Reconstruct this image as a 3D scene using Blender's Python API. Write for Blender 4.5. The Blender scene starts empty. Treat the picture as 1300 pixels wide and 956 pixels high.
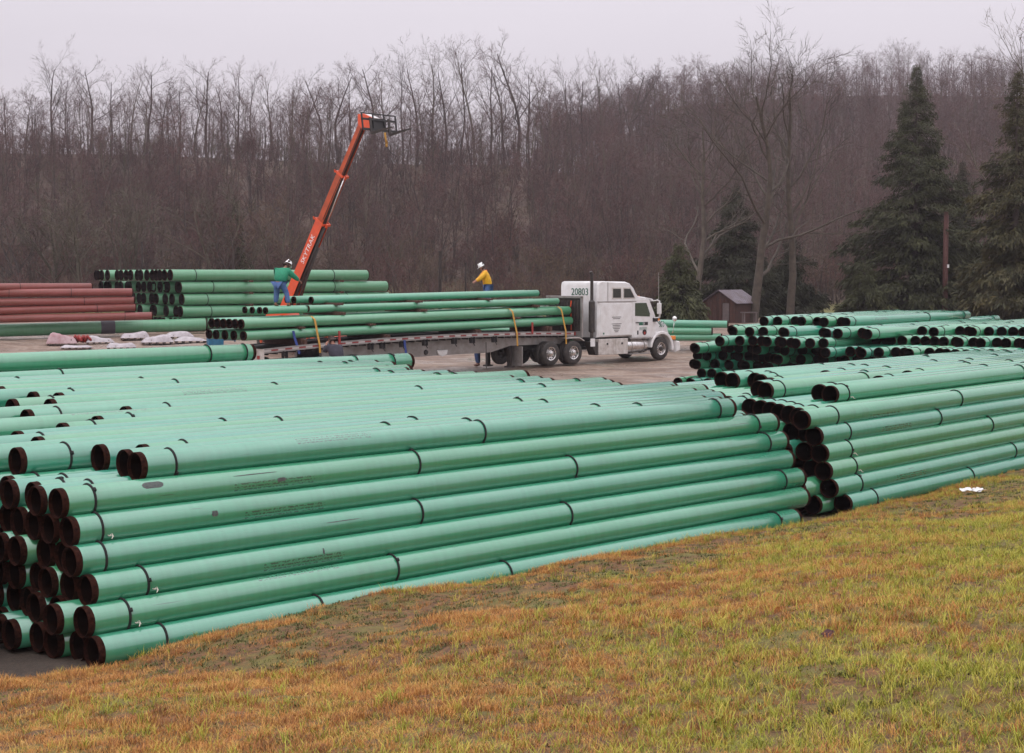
import bpy, math, random
import numpy as np
from mathutils import Vector, Matrix
R = math.radians
sc = bpy.context.scene
C = sc.collection

# ---------------------------------------------------------------- camera
EYE = 3.828
cam = bpy.data.cameras.new('camera')
cam.sensor_width = 36.0
cam.lens = 54.0
cam.shift_y = -0.0342
cam.clip_start = 0.1
cam.clip_end = 3000
co = bpy.data.objects.new('camera', cam)
C.objects.link(co)
co.location = (0, 0, EYE)
co.rotation_euler = (R(90 - 2.452), 0, 0)
sc.camera = co
# ---------------------------------------------------------------- sky and sun
w = bpy.data.worlds.new('World')
sc.world = w
w.use_nodes = True
nt = w.node_tree
N, L = nt.nodes, nt.links
bg = N['Background']
SUN_EL, SUN_AZ = 48, 205
sky = N.new('ShaderNodeTexSky')
sky.sky_type = 'NISHITA'
sky.sun_disc = False
sky.sun_elevation = R(SUN_EL)
sky.sun_rotation = R(SUN_AZ)
tc = N.new('ShaderNodeTexCoord')
sep = N.new('ShaderNodeSeparateXYZ')
L.new(tc.outputs['Generated'], sep.inputs[0])
rp = N.new('ShaderNodeValToRGB')          # overcast dome: brighter towards the zenith
rp.color_ramp.elements[0].position = 0.0
rp.color_ramp.elements[0].color = (0.770, 0.700, 0.740, 1)
rp.color_ramp.elements[1].position = 1.0
rp.color_ramp.elements[1].color = (1.95, 1.90, 2.02, 1)
e = rp.color_ramp.elements.new(0.13)
e.color = (0.760, 0.710, 0.770, 1)
L.new(sep.outputs['Z'], rp.inputs[0])
nz = N.new('ShaderNodeTexNoise')
nz.inputs['Scale'].default_value = 2.2
nz.inputs['Detail'].default_value = 3
mp = N.new('ShaderNodeMapping')
mp.inputs['Scale'].default_value = (1, 1, 5)
L.new(tc.outputs['Generated'], mp.inputs[0])
L.new(mp.outputs[0], nz.inputs['Vector'])
mr = N.new('ShaderNodeMapRange')
mr.inputs['To Min'].default_value = 9.4
mr.inputs['To Max'].default_value = 11.3
L.new(nz.outputs[0], mr.inputs[0])
vm = N.new('ShaderNodeVectorMath')
vm.operation = 'SCALE'
L.new(rp.outputs[0], vm.inputs[0])
L.new(mr.outputs[0], vm.inputs['Scale'])
mx = N.new('ShaderNodeMixRGB')
mx.inputs[0].default_value = 0.96
L.new(sky.outputs[0], mx.inputs[1])
L.new(vm.outputs[0], mx.inputs[2])
L.new(mx.outputs[0], bg.inputs[0])
bg.inputs[1].default_value = 0.1
sun = bpy.data.lights.new('sun', 'SUN')
sun.energy = 0.5
sun.angle = R(40)
sun.color = (1.0, 0.96, 0.9)
so = bpy.data.objects.new('sun', sun)
C.objects.link(so)
# direction of travel of the light, from azimuth SUN_AZ measured clockwise from +Y
sdir = Vector((math.sin(R(SUN_AZ)) * math.cos(R(SUN_EL)), math.cos(R(SUN_AZ)) * math.cos(R(SUN_EL)), math.sin(R(SUN_EL))))
so.rotation_euler = sdir.to_track_quat('Z', 'Y').to_euler()
sc.view_settings.view_transform = 'Standard'
sc.view_settings.look = 'None'
sc.view_settings.exposure = 0.0
sc.view_settings.gamma = 1.0

# ---------------------------------------------------------------- helpers
def pt(x, y, Y):
    """real position of something seen at photo pixel x,y and standing Y metres away"""
    f = 1950.0
    p = R(2.452)
    a, b = (x - 650) / f, -(y - 433.5) / f
    d = (a, math.cos(p) + b * math.sin(p), -math.sin(p) + b * math.cos(p))
    k = Y / d[1]
    return Vector((d[0] * k, Y, EYE + d[2] * k))

class MB:
    def __init__(s):
        s.v, s.f, s.m = [], [], []
    def add(s, vs, fs, mi=0):
        o = len(s.v)
        s.v += [tuple(q) for q in vs]
        for f in fs:
            s.f.append(tuple(i + o for i in f))
            s.m.append(mi)
        return s
    def box(s, c, d, M=None, mi=0, taper=1.0):
        vs = []
        for z in (-.5, .5):
            t = taper if z > 0 else 1
            for x, y in ((-.5, -.5), (.5, -.5), (.5, .5), (-.5, .5)):
                q = Vector((x * d[0] * t, y * d[1] * t, z * d[2]))
                if M is not None:
                    q = M @ q
                vs.append((q[0] + c[0], q[1] + c[1], q[2] + c[2]))
        return s.add(vs, [(3, 2, 1, 0), (4, 5, 6, 7), (0, 1, 5, 4), (1, 2, 6, 5), (2, 3, 7, 6), (3, 0, 4, 7)], mi)
    def bb(s, x0, x1, y0, y1, z0, z1, mi=0):
        return s.box(((x0 + x1) / 2, (y0 + y1) / 2, (z0 + z1) / 2), (x1 - x0, y1 - y0, z1 - z0), None, mi)
    def tube(s, ps, rs, n=8, caps=True, mi=0):
        ps = [Vector(p) for p in ps]
        if not hasattr(rs, '__len__'):
            rs = [rs] * len(ps)
        vs, fs = [], []
        ax = None
        for i, p in enumerate(ps):
            t = (ps[min(i + 1, len(ps) - 1)] - ps[max(i - 1, 0)])
            t.normalize()
            if ax is None:
                ax = t.orthogonal().normalized()
            else:
                ax = (ax - t * ax.dot(t))
                if ax.length < 1e-5:
                    ax = t.orthogonal()
                ax.normalize()
            b = t.cross(ax)
            for k in range(n):
                a = 2 * math.pi * k / n
                vs.append(p + ax * (math.cos(a) * rs[i]) + b * (math.sin(a) * rs[i]))
        for i in range(len(ps) - 1):
            for k in range(n):
                k2 = (k + 1) % n
                fs.append((i * n + k, i * n + k2, (i + 1) * n + k2, (i + 1) * n + k))
        if caps:
            fs.append(tuple(range(n - 1, -1, -1)))
            fs.append(tuple((len(ps) - 1) * n + k for k in range(n)))
        return s.add(vs, fs, mi)
    def lathe(s, prof, axis='y', n=24, c=(0, 0, 0), mi=0):
        """prof = [(radius, position along axis)]"""
        vs, fs = [], []
        for r, h in prof:
            for k in range(n):
                a = 2 * math.pi * k / n
                u, v = r * math.cos(a), r * math.sin(a)
                q = (h, u, v) if axis == 'x' else ((v, h, u) if axis == 'y' else (u, v, h))
                vs.append((q[0] + c[0], q[1] + c[1], q[2] + c[2]))
        for i in range(len(prof) - 1):
            for k in range(n):
                k2 = (k + 1) % n
                fs.append((i * n + k, i * n + k2, (i + 1) * n + k2, (i + 1) * n + k))
        return s.add(vs, fs, mi)
    def prism(s, poly, y0, y1, mi=0, inset=0.0, side=None):
        """poly in x,z extruded along y; inset pulls both faces' outlines in a little (a chamfer)"""
        n = len(poly)
        cx = sum(p[0] for p in poly) / n
        cz = sum(p[1] for p in poly) / n
        rings = []
        if inset > 0:
            def sh(k):
                out = []
                for x, z in poly:
                    d = math.hypot(x - cx, z - cz)
                    f = max(0, (d - k)) / d
                    out.append((cx + (x - cx) * f, cz + (z - cz) * f))
                return out
            rings = [(sh(inset), y0), (poly, y0 + inset), (poly, y1 - inset), (sh(inset), y1)]
        else:
            rings = [(poly, y0), (poly, y1)]
        vs = []
        for pl, y in rings:
            vs += [(x, y, z) for x, z in pl]
        fs = [tuple(range(n))]
        m = len(rings)
        for i in range(m - 1):
            for k in range(n):
                k2 = (k + 1) % n
                fs.append((i * n + k2, i * n + k, (i + 1) * n + k, (i + 1) * n + k2))
        fs.append(tuple((m - 1) * n + k for k in range(n - 1, -1, -1)))
        return s.add(vs, fs, mi)
    def torus(s, c, R0, r, axis='x', n=28, m=6, mi=0):
        vs, fs = [], []
        for i in range(n):
            a = 2 * math.pi * i / n
            for j in range(m):
                b = 2 * math.pi * j / m
                rr = R0 + r * math.cos(b)
                h = r * math.sin(b)
                u, v = rr * math.cos(a), rr * math.sin(a)
                q = (h, u, v) if axis == 'x' else ((v, h, u) if axis == 'y' else (u, v, h))
                vs.append((q[0] + c[0], q[1] + c[1], q[2] + c[2]))
        for i in range(n):
            for j in range(m):
                fs.append((i * m + j, ((i + 1) % n) * m + j, ((i + 1) % n) * m + (j + 1) % m, i * m + (j + 1) % m))
        return s.add(vs, fs, mi)
    def mesh(s, name, mats, smooth=False):
        me = bpy.data.meshes.new(name)
        me.from_pydata(s.v, [], s.f)
        if not isinstance(mats, (list, tuple)):
            mats = [mats]
        for m in mats:
            me.materials.append(m)
        if len(mats) > 1:
            me.polygons.foreach_set('material_index', s.m)
        if smooth:
            me.polygons.foreach_set('use_smooth', [True] * len(me.polygons))
        me.update()
        return me
    def build(s, name, mats, parent=None, smooth=False, bevel=0):
        me = s.mesh(name, mats, smooth)
        o = bpy.data.objects.new(name, me)
        C.objects.link(o)
        if parent is not None:
            o.parent = parent
        if bevel:
            b = o.modifiers.new('bevel', 'BEVEL')
            b.width = bevel
            b.segments = 2
            b.limit_method = 'ANGLE'
            b.angle_limit = R(35)
        return o

def autosmooth(o, ang=35):
    me = o.data
    me.polygons.foreach_set('use_smooth', [True] * len(me.polygons))
    me.set_sharp_from_angle(angle=R(ang))
    return o

def tag(o, label=None, cat=None, group=None, kind=None):
    if label: o['label'] = label
    if cat: o['category'] = cat
    if group: o['group'] = group
    if kind: o['kind'] = kind
    return o

def thing(name, label, cat, loc=(0, 0, 0), rz=0.0, group=None):
    o = bpy.data.objects.new(name, None)
    o.empty_display_size = 0.2
    C.objects.link(o)
    o.location = loc
    o.rotation_euler = (0, 0, rz)
    return tag(o, label, cat, group)

def copy_tree(o, parent=None):
    c = o.copy()
    C.objects.link(c)
    if parent is not None:
        c.parent = parent
    for ch in o.children:
        copy_tree(ch, c)
    return c

def inst(name, me, parent, loc=(0, 0, 0), rot=(0, 0, 0), label=None):
    o = bpy.data.objects.new(name, me)
    C.objects.link(o)
    o.parent = parent
    o.location = loc
    o.rotation_euler = rot
    if label: o['label'] = label
    return o

# ---------------------------------------------------------------- materials
def mat(name, col, rough=0.6, metal=0.0, spec=0.5, coat=0.0, var=0.0, nscale=4.0, ncol=None, nfac=0.5, bump=0.0, bscale=30.0, objrand=0.0, coatr=0.1):
    m = bpy.data.materials.new(name)
    m.use_nodes = True
    n, l = m.node_tree.nodes, m.node_tree.links
    b = n['Principled BSDF']
    b.inputs['Roughness'].default_value = rough
    b.inputs['Metallic'].default_value = metal
    b.inputs['Specular IOR Level'].default_value = spec
    b.inputs['Coat Weight'].default_value = coat
    b.inputs['Coat Roughness'].default_value = coatr
    out = None
    rgb = n.new('ShaderNodeRGB')
    rgb.outputs[0].default_value = (*col, 1)
    out = rgb.outputs[0]
    t = n.new('ShaderNodeTexCoord')
    if ncol is not None:
        z = n.new('ShaderNodeTexNoise')
        z.inputs['Scale'].default_value = nscale
        z.inputs['Detail'].default_value = 6
        z.inputs['Roughness'].default_value = 0.65
        l.new(t.outputs['Object'], z.inputs['Vector'])
        r = n.new('ShaderNodeMapRange')
        r.inputs['From Min'].default_value = 0.35
        r.inputs['From Max'].default_value = 0.65
        r.inputs['To Max'].default_value = nfac
        l.new(z.outputs[0], r.inputs[0])
        x = n.new('ShaderNodeMixRGB')
        l.new(r.outputs[0], x.inputs[0])
        l.new(out, x.inputs[1])
        x.inputs[2].default_value = (*ncol, 1)
        out = x.outputs[0]
    if objrand:
        oi = n.new('ShaderNodeObjectInfo')
        r = n.new('ShaderNodeMapRange')
        r.inputs['To Min'].default_value = 1 - objrand
        r.inputs['To Max'].default_value = 1 + objrand
        l.new(oi.outputs['Random'], r.inputs[0])
        x = n.new('ShaderNodeVectorMath')
        x.operation = 'SCALE'
        l.new(out, x.inputs[0])
        l.new(r.outputs[0], x.inputs['Scale'])
        out = x.outputs[0]
    l.new(out, b.inputs['Base Color'])
    if bump:
        z = n.new('ShaderNodeTexNoise')
        z.inputs['Scale'].default_value = bscale
        z.inputs['Detail'].default_value = 5
        l.new(t.outputs['Object'], z.inputs['Vector'])
        bp = n.new('ShaderNodeBump')
        bp.inputs['Strength'].default_value = bump
        bp.inputs['Distance'].default_value = 0.02
        l.new(z.outputs[0], bp.inputs['Height'])
        l.new(bp.outputs[0], b.inputs['Normal'])
    return m

def pipe_mat(name, c1, c2, c3, rad, rough=0.18, spec=2.2):
    """factory coating: each pipe its own tint, chalky streaks along it, stencilled print"""
    m = bpy.data.materials.new(name)
    m.use_nodes = True
    n, l = m.node_tree.nodes, m.node_tree.links
    b = n['Principled BSDF']
    b.inputs['Specular IOR Level'].default_value = 0.5
    b.inputs['IOR'].default_value = spec
    oi = n.new('ShaderNodeObjectInfo')
    cr = n.new('ShaderNodeValToRGB')
    cr.color_ramp.elements[0].color = (*c1, 1)
    cr.color_ramp.elements[1].color = (*c3, 1)
    e = cr.color_ramp.elements.new(0.5)
    e.color = (*c2, 1)
    l.new(oi.outputs['Random'], cr.inputs[0])
    t = n.new('ShaderNodeTexCoord')
    # per-object shift of the noise
    ad = n.new('ShaderNodeVectorMath')
    ad.operation = 'ADD'
    sc_ = n.new('ShaderNodeVectorMath')
    sc_.operation = 'SCALE'
    sc_.inputs[0].default_value = (50, 20, 30)
    l.new(oi.outputs['Random'], sc_.inputs['Scale'])
    l.new(t.outputs['Object'], ad.inputs[0])
    l.new(sc_.outputs[0], ad.inputs[1])
    mp = n.new('ShaderNodeMapping')
    mp.inputs['Scale'].default_value = (0.7, 9, 9)
    l.new(ad.outputs[0], mp.inputs[0])
    z = n.new('ShaderNodeTexNoise')
    z.inputs['Scale'].default_value = 1.0
    z.inputs['Detail'].default_value = 6
    z.inputs['Roughness'].default_value = 0.6
    l.new(mp.outputs[0], z.inputs['Vector'])
    r = n.new('ShaderNodeMapRange')
    r.inputs['From Min'].default_value = 0.4
    r.inputs['From Max'].default_value = 0.75
    r.inputs['To Max'].default_value = 0.50
    l.new(z.outputs[0], r.inputs[0])
    x = n.new('ShaderNodeMixRGB')
    l.new(r.outputs[0], x.inputs[0])
    l.new(cr.outputs[0], x.inputs[1])
    x.inputs[2].default_value = (c2[0] * 1.6 + 0.07, c2[1] * 1.15 + 0.03, c2[2] * 1.35 + 0.05, 1)
    # grime blotches
    z2 = n.new('ShaderNodeTexNoise')
    z2.inputs['Scale'].default_value = 2.5
    z2.inputs['Detail'].default_value = 4
    z2.inputs['Roughness'].default_value = 0.5
    l.new(ad.outputs[0], z2.inputs['Vector'])
    r2 = n.new('ShaderNodeMapRange')
    r2.inputs['From Min'].default_value = 0.56
    r2.inputs['From Max'].default_value = 0.78
    r2.inputs['To Max'].default_value = 0.22
    l.new(z2.outputs[0], r2.inputs[0])
    x2 = n.new('ShaderNodeMixRGB')
    l.new(r2.outputs[0], x2.inputs[0])
    l.new(x.outputs[0], x2.inputs[1])
    x2.inputs[2].default_value = (c2[0] * 0.8 + 0.03, c2[1] * 0.55, c2[2] * 0.5, 1)
    mps = n.new('ShaderNodeMapping')
    mps.inputs['Scale'].default_value = (1.6, 34, 34)
    l.new(ad.outputs[0], mps.inputs[0])
    zs_ = n.new('ShaderNodeTexNoise')
    zs_.inputs['Scale'].default_value = 1.0
    zs_.inputs['Detail'].default_value = 2
    l.new(mps.outputs[0], zs_.inputs['Vector'])
    rs_ = n.new('ShaderNodeMapRange')
    rs_.inputs['From Min'].default_value = 0.735
    rs_.inputs['From Max'].default_value = 0.775
    rs_.inputs['To Max'].default_value = 0.6
    l.new(zs_.outputs[0], rs_.inputs[0])
    xs_ = n.new('ShaderNodeMixRGB')
    l.new(rs_.outputs[0], xs_.inputs[0])
    l.new(x2.outputs[0], xs_.inputs[1])
    xs_.inputs[2].default_value = (0.03, 0.06, 0.045, 1)
    x2 = xs_
    # faint spray bands across the pipe
    mpb = n.new('ShaderNodeMapping')
    mpb.inputs['Scale'].default_value = (14, .6, .6)
    l.new(ad.outputs[0], mpb.inputs[0])
    zb_ = n.new('ShaderNodeTexNoise')
    zb_.inputs['Scale'].default_value = 1.0
    zb_.inputs['Detail'].default_value = 4
    l.new(mpb.outputs[0], zb_.inputs['Vector'])
    rb = n.new('ShaderNodeMapRange')
    rb.inputs['From Min'].default_value = 0.3
    rb.inputs['From Max'].default_value = 0.7
    rb.inputs['To Min'].default_value = 0.93
    rb.inputs['To Max'].default_value = 1.06
    l.new(zb_.outputs[0], rb.inputs[0])
    vb = n.new('ShaderNodeVectorMath')
    vb.operation = 'SCALE'
    l.new(x2.outputs[0], vb.inputs[0])
    l.new(rb.outputs[0], vb.inputs['Scale'])
    x2 = vb
    # stencilled print: a band of three lines of broken characters
    sp = n.new('ShaderNodeSeparateXYZ')
    l.new(t.outputs['Object'], sp.inputs[0])
    at = n.new('ShaderNodeMath'); at.operation = 'ARCTAN2'
    l.new(sp.outputs['Z'], at.inputs[0]); l.new(sp.outputs['Y'], at.inputs[1])
    def mth(op, a, bb=None, v=None, cc=None):
        q = n.new('ShaderNodeMath'); q.operation = op
        if isinstance(a, (int, float)): q.inputs[0].default_value = a
        else: l.new(a, q.inputs[0])
        if bb is not None:
            if isinstance(bb, (int, float)): q.inputs[1].default_value = bb
            else: l.new(bb, q.inputs[1])
        return q.outputs[0]
    arc = mth('MULTIPLY', at.outputs[0], rad / 0.034)
    line = mth('FLOOR', arc)
    fr = mth('FRACT', arc)
    on = mth('GREATER_THAN', fr, 0.4)
    cb = n.new('ShaderNodeCombineXYZ')
    l.new(mth('MULTIPLY', sp.outputs['X'], 38.0), cb.inputs[0])
    l.new(mth('MULTIPLY', line, 7.3), cb.inputs[1])
    l.new(mth('MULTIPLY', fr, 2.0), cb.inputs[2])
    z3 = n.new('ShaderNodeTexNoise')
    z3.inputs['Scale'].default_value = 1.0
    z3.inputs['Detail'].default_value = 1
    l.new(cb.outputs[0], z3.inputs['Vector'])
    ch = mth('GREATER_THAN', z3.outputs[0], 0.5)
    inx = mth('MULTIPLY', mth('GREATER_THAN', sp.outputs['X'], 2.05), mth('LESS_THAN', sp.outputs['X'], 3.15))
    ina = mth('MULTIPLY', mth('GREATER_THAN', line, -1.5), mth('LESS_THAN', line, 1.5))
    k = mth('MULTIPLY', mth('MULTIPLY', inx, ina), mth('MULTIPLY', on, ch))
    x3 = n.new('ShaderNodeMixRGB')
    l.new(mth('MULTIPLY', k, 0.7), x3.inputs[0])
    l.new(x2.outputs[0], x3.inputs[1])
    x3.inputs[2].default_value = (0.02, 0.03, 0.03, 1)
    l.new(x3.outputs[0], b.inputs['Base Color'])
    rr = n.new('ShaderNodeMapRange')
    rr.inputs['To Min'].default_value = rough - 0.06
    rr.inputs['To Max'].default_value = rough + 0.08
    l.new(z2.outputs[0], rr.inputs[0])
    l.new(rr.outputs[0], b.inputs['Roughness'])
    return m

M = {}
M['green'] = pipe_mat('green_coating', (0.028, 0.255, 0.168), (0.038, 0.280, 0.148), (0.056, 0.285, 0.122), 0.158)
M['green_big'] = pipe_mat('dull_green_coating', (0.06, 0.27, 0.13), (0.08, 0.29, 0.14), (0.09, 0.30, 0.15), 0.3, 0.42, 1.8)
M['green_load'] = pipe_mat('load_green_coating', (0.04, 0.29, 0.15), (0.07, 0.29, 0.14), (0.035, 0.31, 0.19), 0.18, 0.34, 2.0)
M['red'] = pipe_mat('red_coating', (0.17, 0.038, 0.024), (0.20, 0.048, 0.032), (0.18, 0.048, 0.032), 0.22, 0.45, 1.6)
M['rust'] = mat('rusty_bare_steel', (0.010, 0.0035, 0.0025), 0.9, 0.0, 0.10, ncol=(0.048, 0.014, 0.008), nscale=22, nfac=0.9, bump=0.3, bscale=60)
M['bore'] = mat('dark_pipe_bore', (0.004, 0.002, 0.0015), 0.95, 0.0, 0.08, ncol=(0.014, 0.005, 0.0035), nscale=8, nfac=0.8)
M['rope'] = mat('black_rope', (0.012, 0.011, 0.011), 0.8, bump=0.5, bscale=120)
M['wire'] = mat('pale_wire', (0.6, 0.56, 0.48), 0.6)
M['scuff'] = mat('grey_scuff', (0.05, 0.06, 0.06), 0.7, ncol=(0.12, 0.13, 0.12), nscale=60, nfac=0.8)
M['wood'] = mat('dark_dunnage', (0.06, 0.025, 0.018), 0.85, ncol=(0.12, 0.06, 0.04), nscale=9, nfac=0.8)
M['white'] = mat('white_paint', (0.78, 0.77, 0.77), 0.3, spec=0.5, coat=0.5, ncol=(0.46, 0.41, 0.37), nscale=2.6, nfac=0.42)
M['whitelow'] = mat('dirty_white_paint', (0.62, 0.58, 0.55), 0.45, ncol=(0.33, 0.27, 0.23), nscale=4, nfac=0.7)
M['alu'] = mat('dull_aluminium', (0.36, 0.34, 0.33), 0.45, 0.5, ncol=(0.20, 0.17, 0.15), nscale=3, nfac=0.7)
M['chrome'] = mat('bright_metal', (0.75, 0.73, 0.72), 0.22, 0.9, ncol=(0.45, 0.40, 0.36), nscale=5, nfac=0.5)
M['tyre'] = mat('black_rubber', (0.022, 0.021, 0.021), 0.75, ncol=(0.07, 0.055, 0.045), nscale=9, nfac=0.7)
M['dark'] = mat('dark_steel', (0.025, 0.022, 0.022), 0.6, ncol=(0.06, 0.045, 0.035), nscale=7, nfac=0.8)
M['chassis'] = mat('black_frame', (0.018, 0.016, 0.016), 0.55)
M['glass'] = mat('dark_window_glass', (0.012, 0.018, 0.014), 0.06, spec=0.8)
M['glassgreen'] = mat('glass_tinted_as_reflection', (0.02, 0.045, 0.018), 0.12, spec=0.9)  # green reflection is put into the glass colour
M['deepgreen'] = mat('green_lettering', (0.015, 0.12, 0.07), 0.5)
M['amber'] = mat('amber_lamp', (0.75, 0.22, 0.03), 0.3)
M['redpaint'] = mat('red_paint', (0.30, 0.03, 0.025), 0.5)
M['tape'] = None
M['yellow'] = mat('yellow_strap', (0.48, 0.25, 0.04), 0.7)
M['blue'] = mat('blue_strap', (0.03, 0.06, 0.24), 0.75)
M['bluep'] = mat('blue_paint', (0.02, 0.16, 0.30), 0.4, ncol=(0.02, 0.09, 0.16), nscale=7, nfac=0.8)
M['orange'] = mat('orange_paint', (0.78, 0.085, 0.012), 0.38, coat=0.3, ncol=(0.50, 0.06, 0.015), nscale=2.5, nfac=0.5)
M['orange2'] = mat('worn_orange_paint', (0.55, 0.085, 0.02), 0.45, ncol=(0.30, 0.06, 0.02), nscale=3, nfac=0.7)
M['lettering'] = mat('white_lettering', (0.80, 0.80, 0.80), 0.5)

def tape_mat():
    m = bpy.data.materials.new('red_white_tape')
    m.use_nodes = True
    n, l = m.node_tree.nodes, m.node_tree.links
    t = n.new('ShaderNodeTexCoord')
    s = n.new('ShaderNodeSeparateXYZ')
    l.new(t.outputs['Object'], s.inputs[0])
    a = n.new('ShaderNodeMath'); a.operation = 'MULTIPLY'; a.inputs[1].default_value = 1.0 / 0.62
    l.new(s.outputs['X'], a.inputs[0])
    f = n.new('ShaderNodeMath'); f.operation = 'FRACT'
    l.new(a.outputs[0], f.inputs[0])
    g = n.new('ShaderNodeMath'); g.operation = 'GREATER_THAN'; g.inputs[1].default_value = 0.5
    l.new(f.outputs[0], g.inputs[0])
    x = n.new('ShaderNodeMixRGB')
    x.inputs[1].default_value = (0.48, 0.44, 0.42, 1)
    x.inputs[2].default_value = (0.24, 0.03, 0.03, 1)
    l.new(g.outputs[0], x.inputs[0])
    l.new(x.outputs[0], n['Principled BSDF'].inputs['Base Color'])
    return m
M['tape'] = tape_mat()

# ---------------------------------------------------------------- ground heights
YP = [-60, 25, 45, 56, 67, 72, 95, 118, 128]
ZP = [0, 0, -.2, -.25, -.05, 0, .9, 1.2, 1.6]
def sstep(x, a, b):
    t = np.clip((x - a) / (b - a), 0, 1)
    return t * t * (3 - 2 * t)
def ground_z(X, Y):
    X = np.asarray(X, float); Y = np.asarray(Y, float)
    z = np.interp(Y, YP, ZP)
    # hill: near ridge on the left, the long far slope on the right
    a = X / np.maximum(Y, 20)
    kr = sstep(a, -0.02, 0.12)
    near = 23.0 * sstep(Y, 118, 262) ** 0.85 - 3.0 * sstep(Y, 262, 330)
    far = 55.0 * np.clip((Y - 135) / 330, 0, 1) ** 1.15
    z = z + near * (1 - kr) + far * kr
    # distant field ridge behind the left trees
    z = z + (1 - kr) * 14.0 * sstep(Y, 380, 620) * sstep(-a, -0.1, 0.2)
    z = z + (Y > 125) * (np.sin(X * .045 + Y * .02) * 0.9 + np.sin(X * .013 - 1) * 1.6) * np.clip((Y - 125) / 80, 0, 1)
    return z
def gz(x, y):
    return float(ground_z(x, y))

def grid_mesh(name, xs, ys, zf, material):
    X, Y = np.meshgrid(xs, ys)
    Z = zf(X, Y)
    vs = np.stack([X.ravel(), Y.ravel(), Z.ravel()], 1)
    nx, ny = len(xs), len(ys)
    i = (np.arange(ny - 1)[:, None] * nx + np.arange(nx - 1)[None, :]).ravel()
    fs = np.stack([i, i + 1, i + nx + 1, i + nx], 1)
    me = bpy.data.meshes.new(name)
    me.vertices.add(len(vs)); me.vertices.foreach_set('co', vs.ravel())
    me.loops.add(len(fs) * 4); me.loops.foreach_set('vertex_index', fs.ravel().astype(np.int32))
    me.polygons.add(len(fs)); me.polygons.foreach_set('loop_start', np.arange(0, len(fs) * 4, 4, dtype=np.int32))
    me.polygons.foreach_set('use_smooth', np.ones(len(fs), bool))
    me.materials.append(material)
    me.update(); me.validate()
    o = bpy.data.objects.new(name, me)
    C.objects.link(o)
    return o

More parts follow.
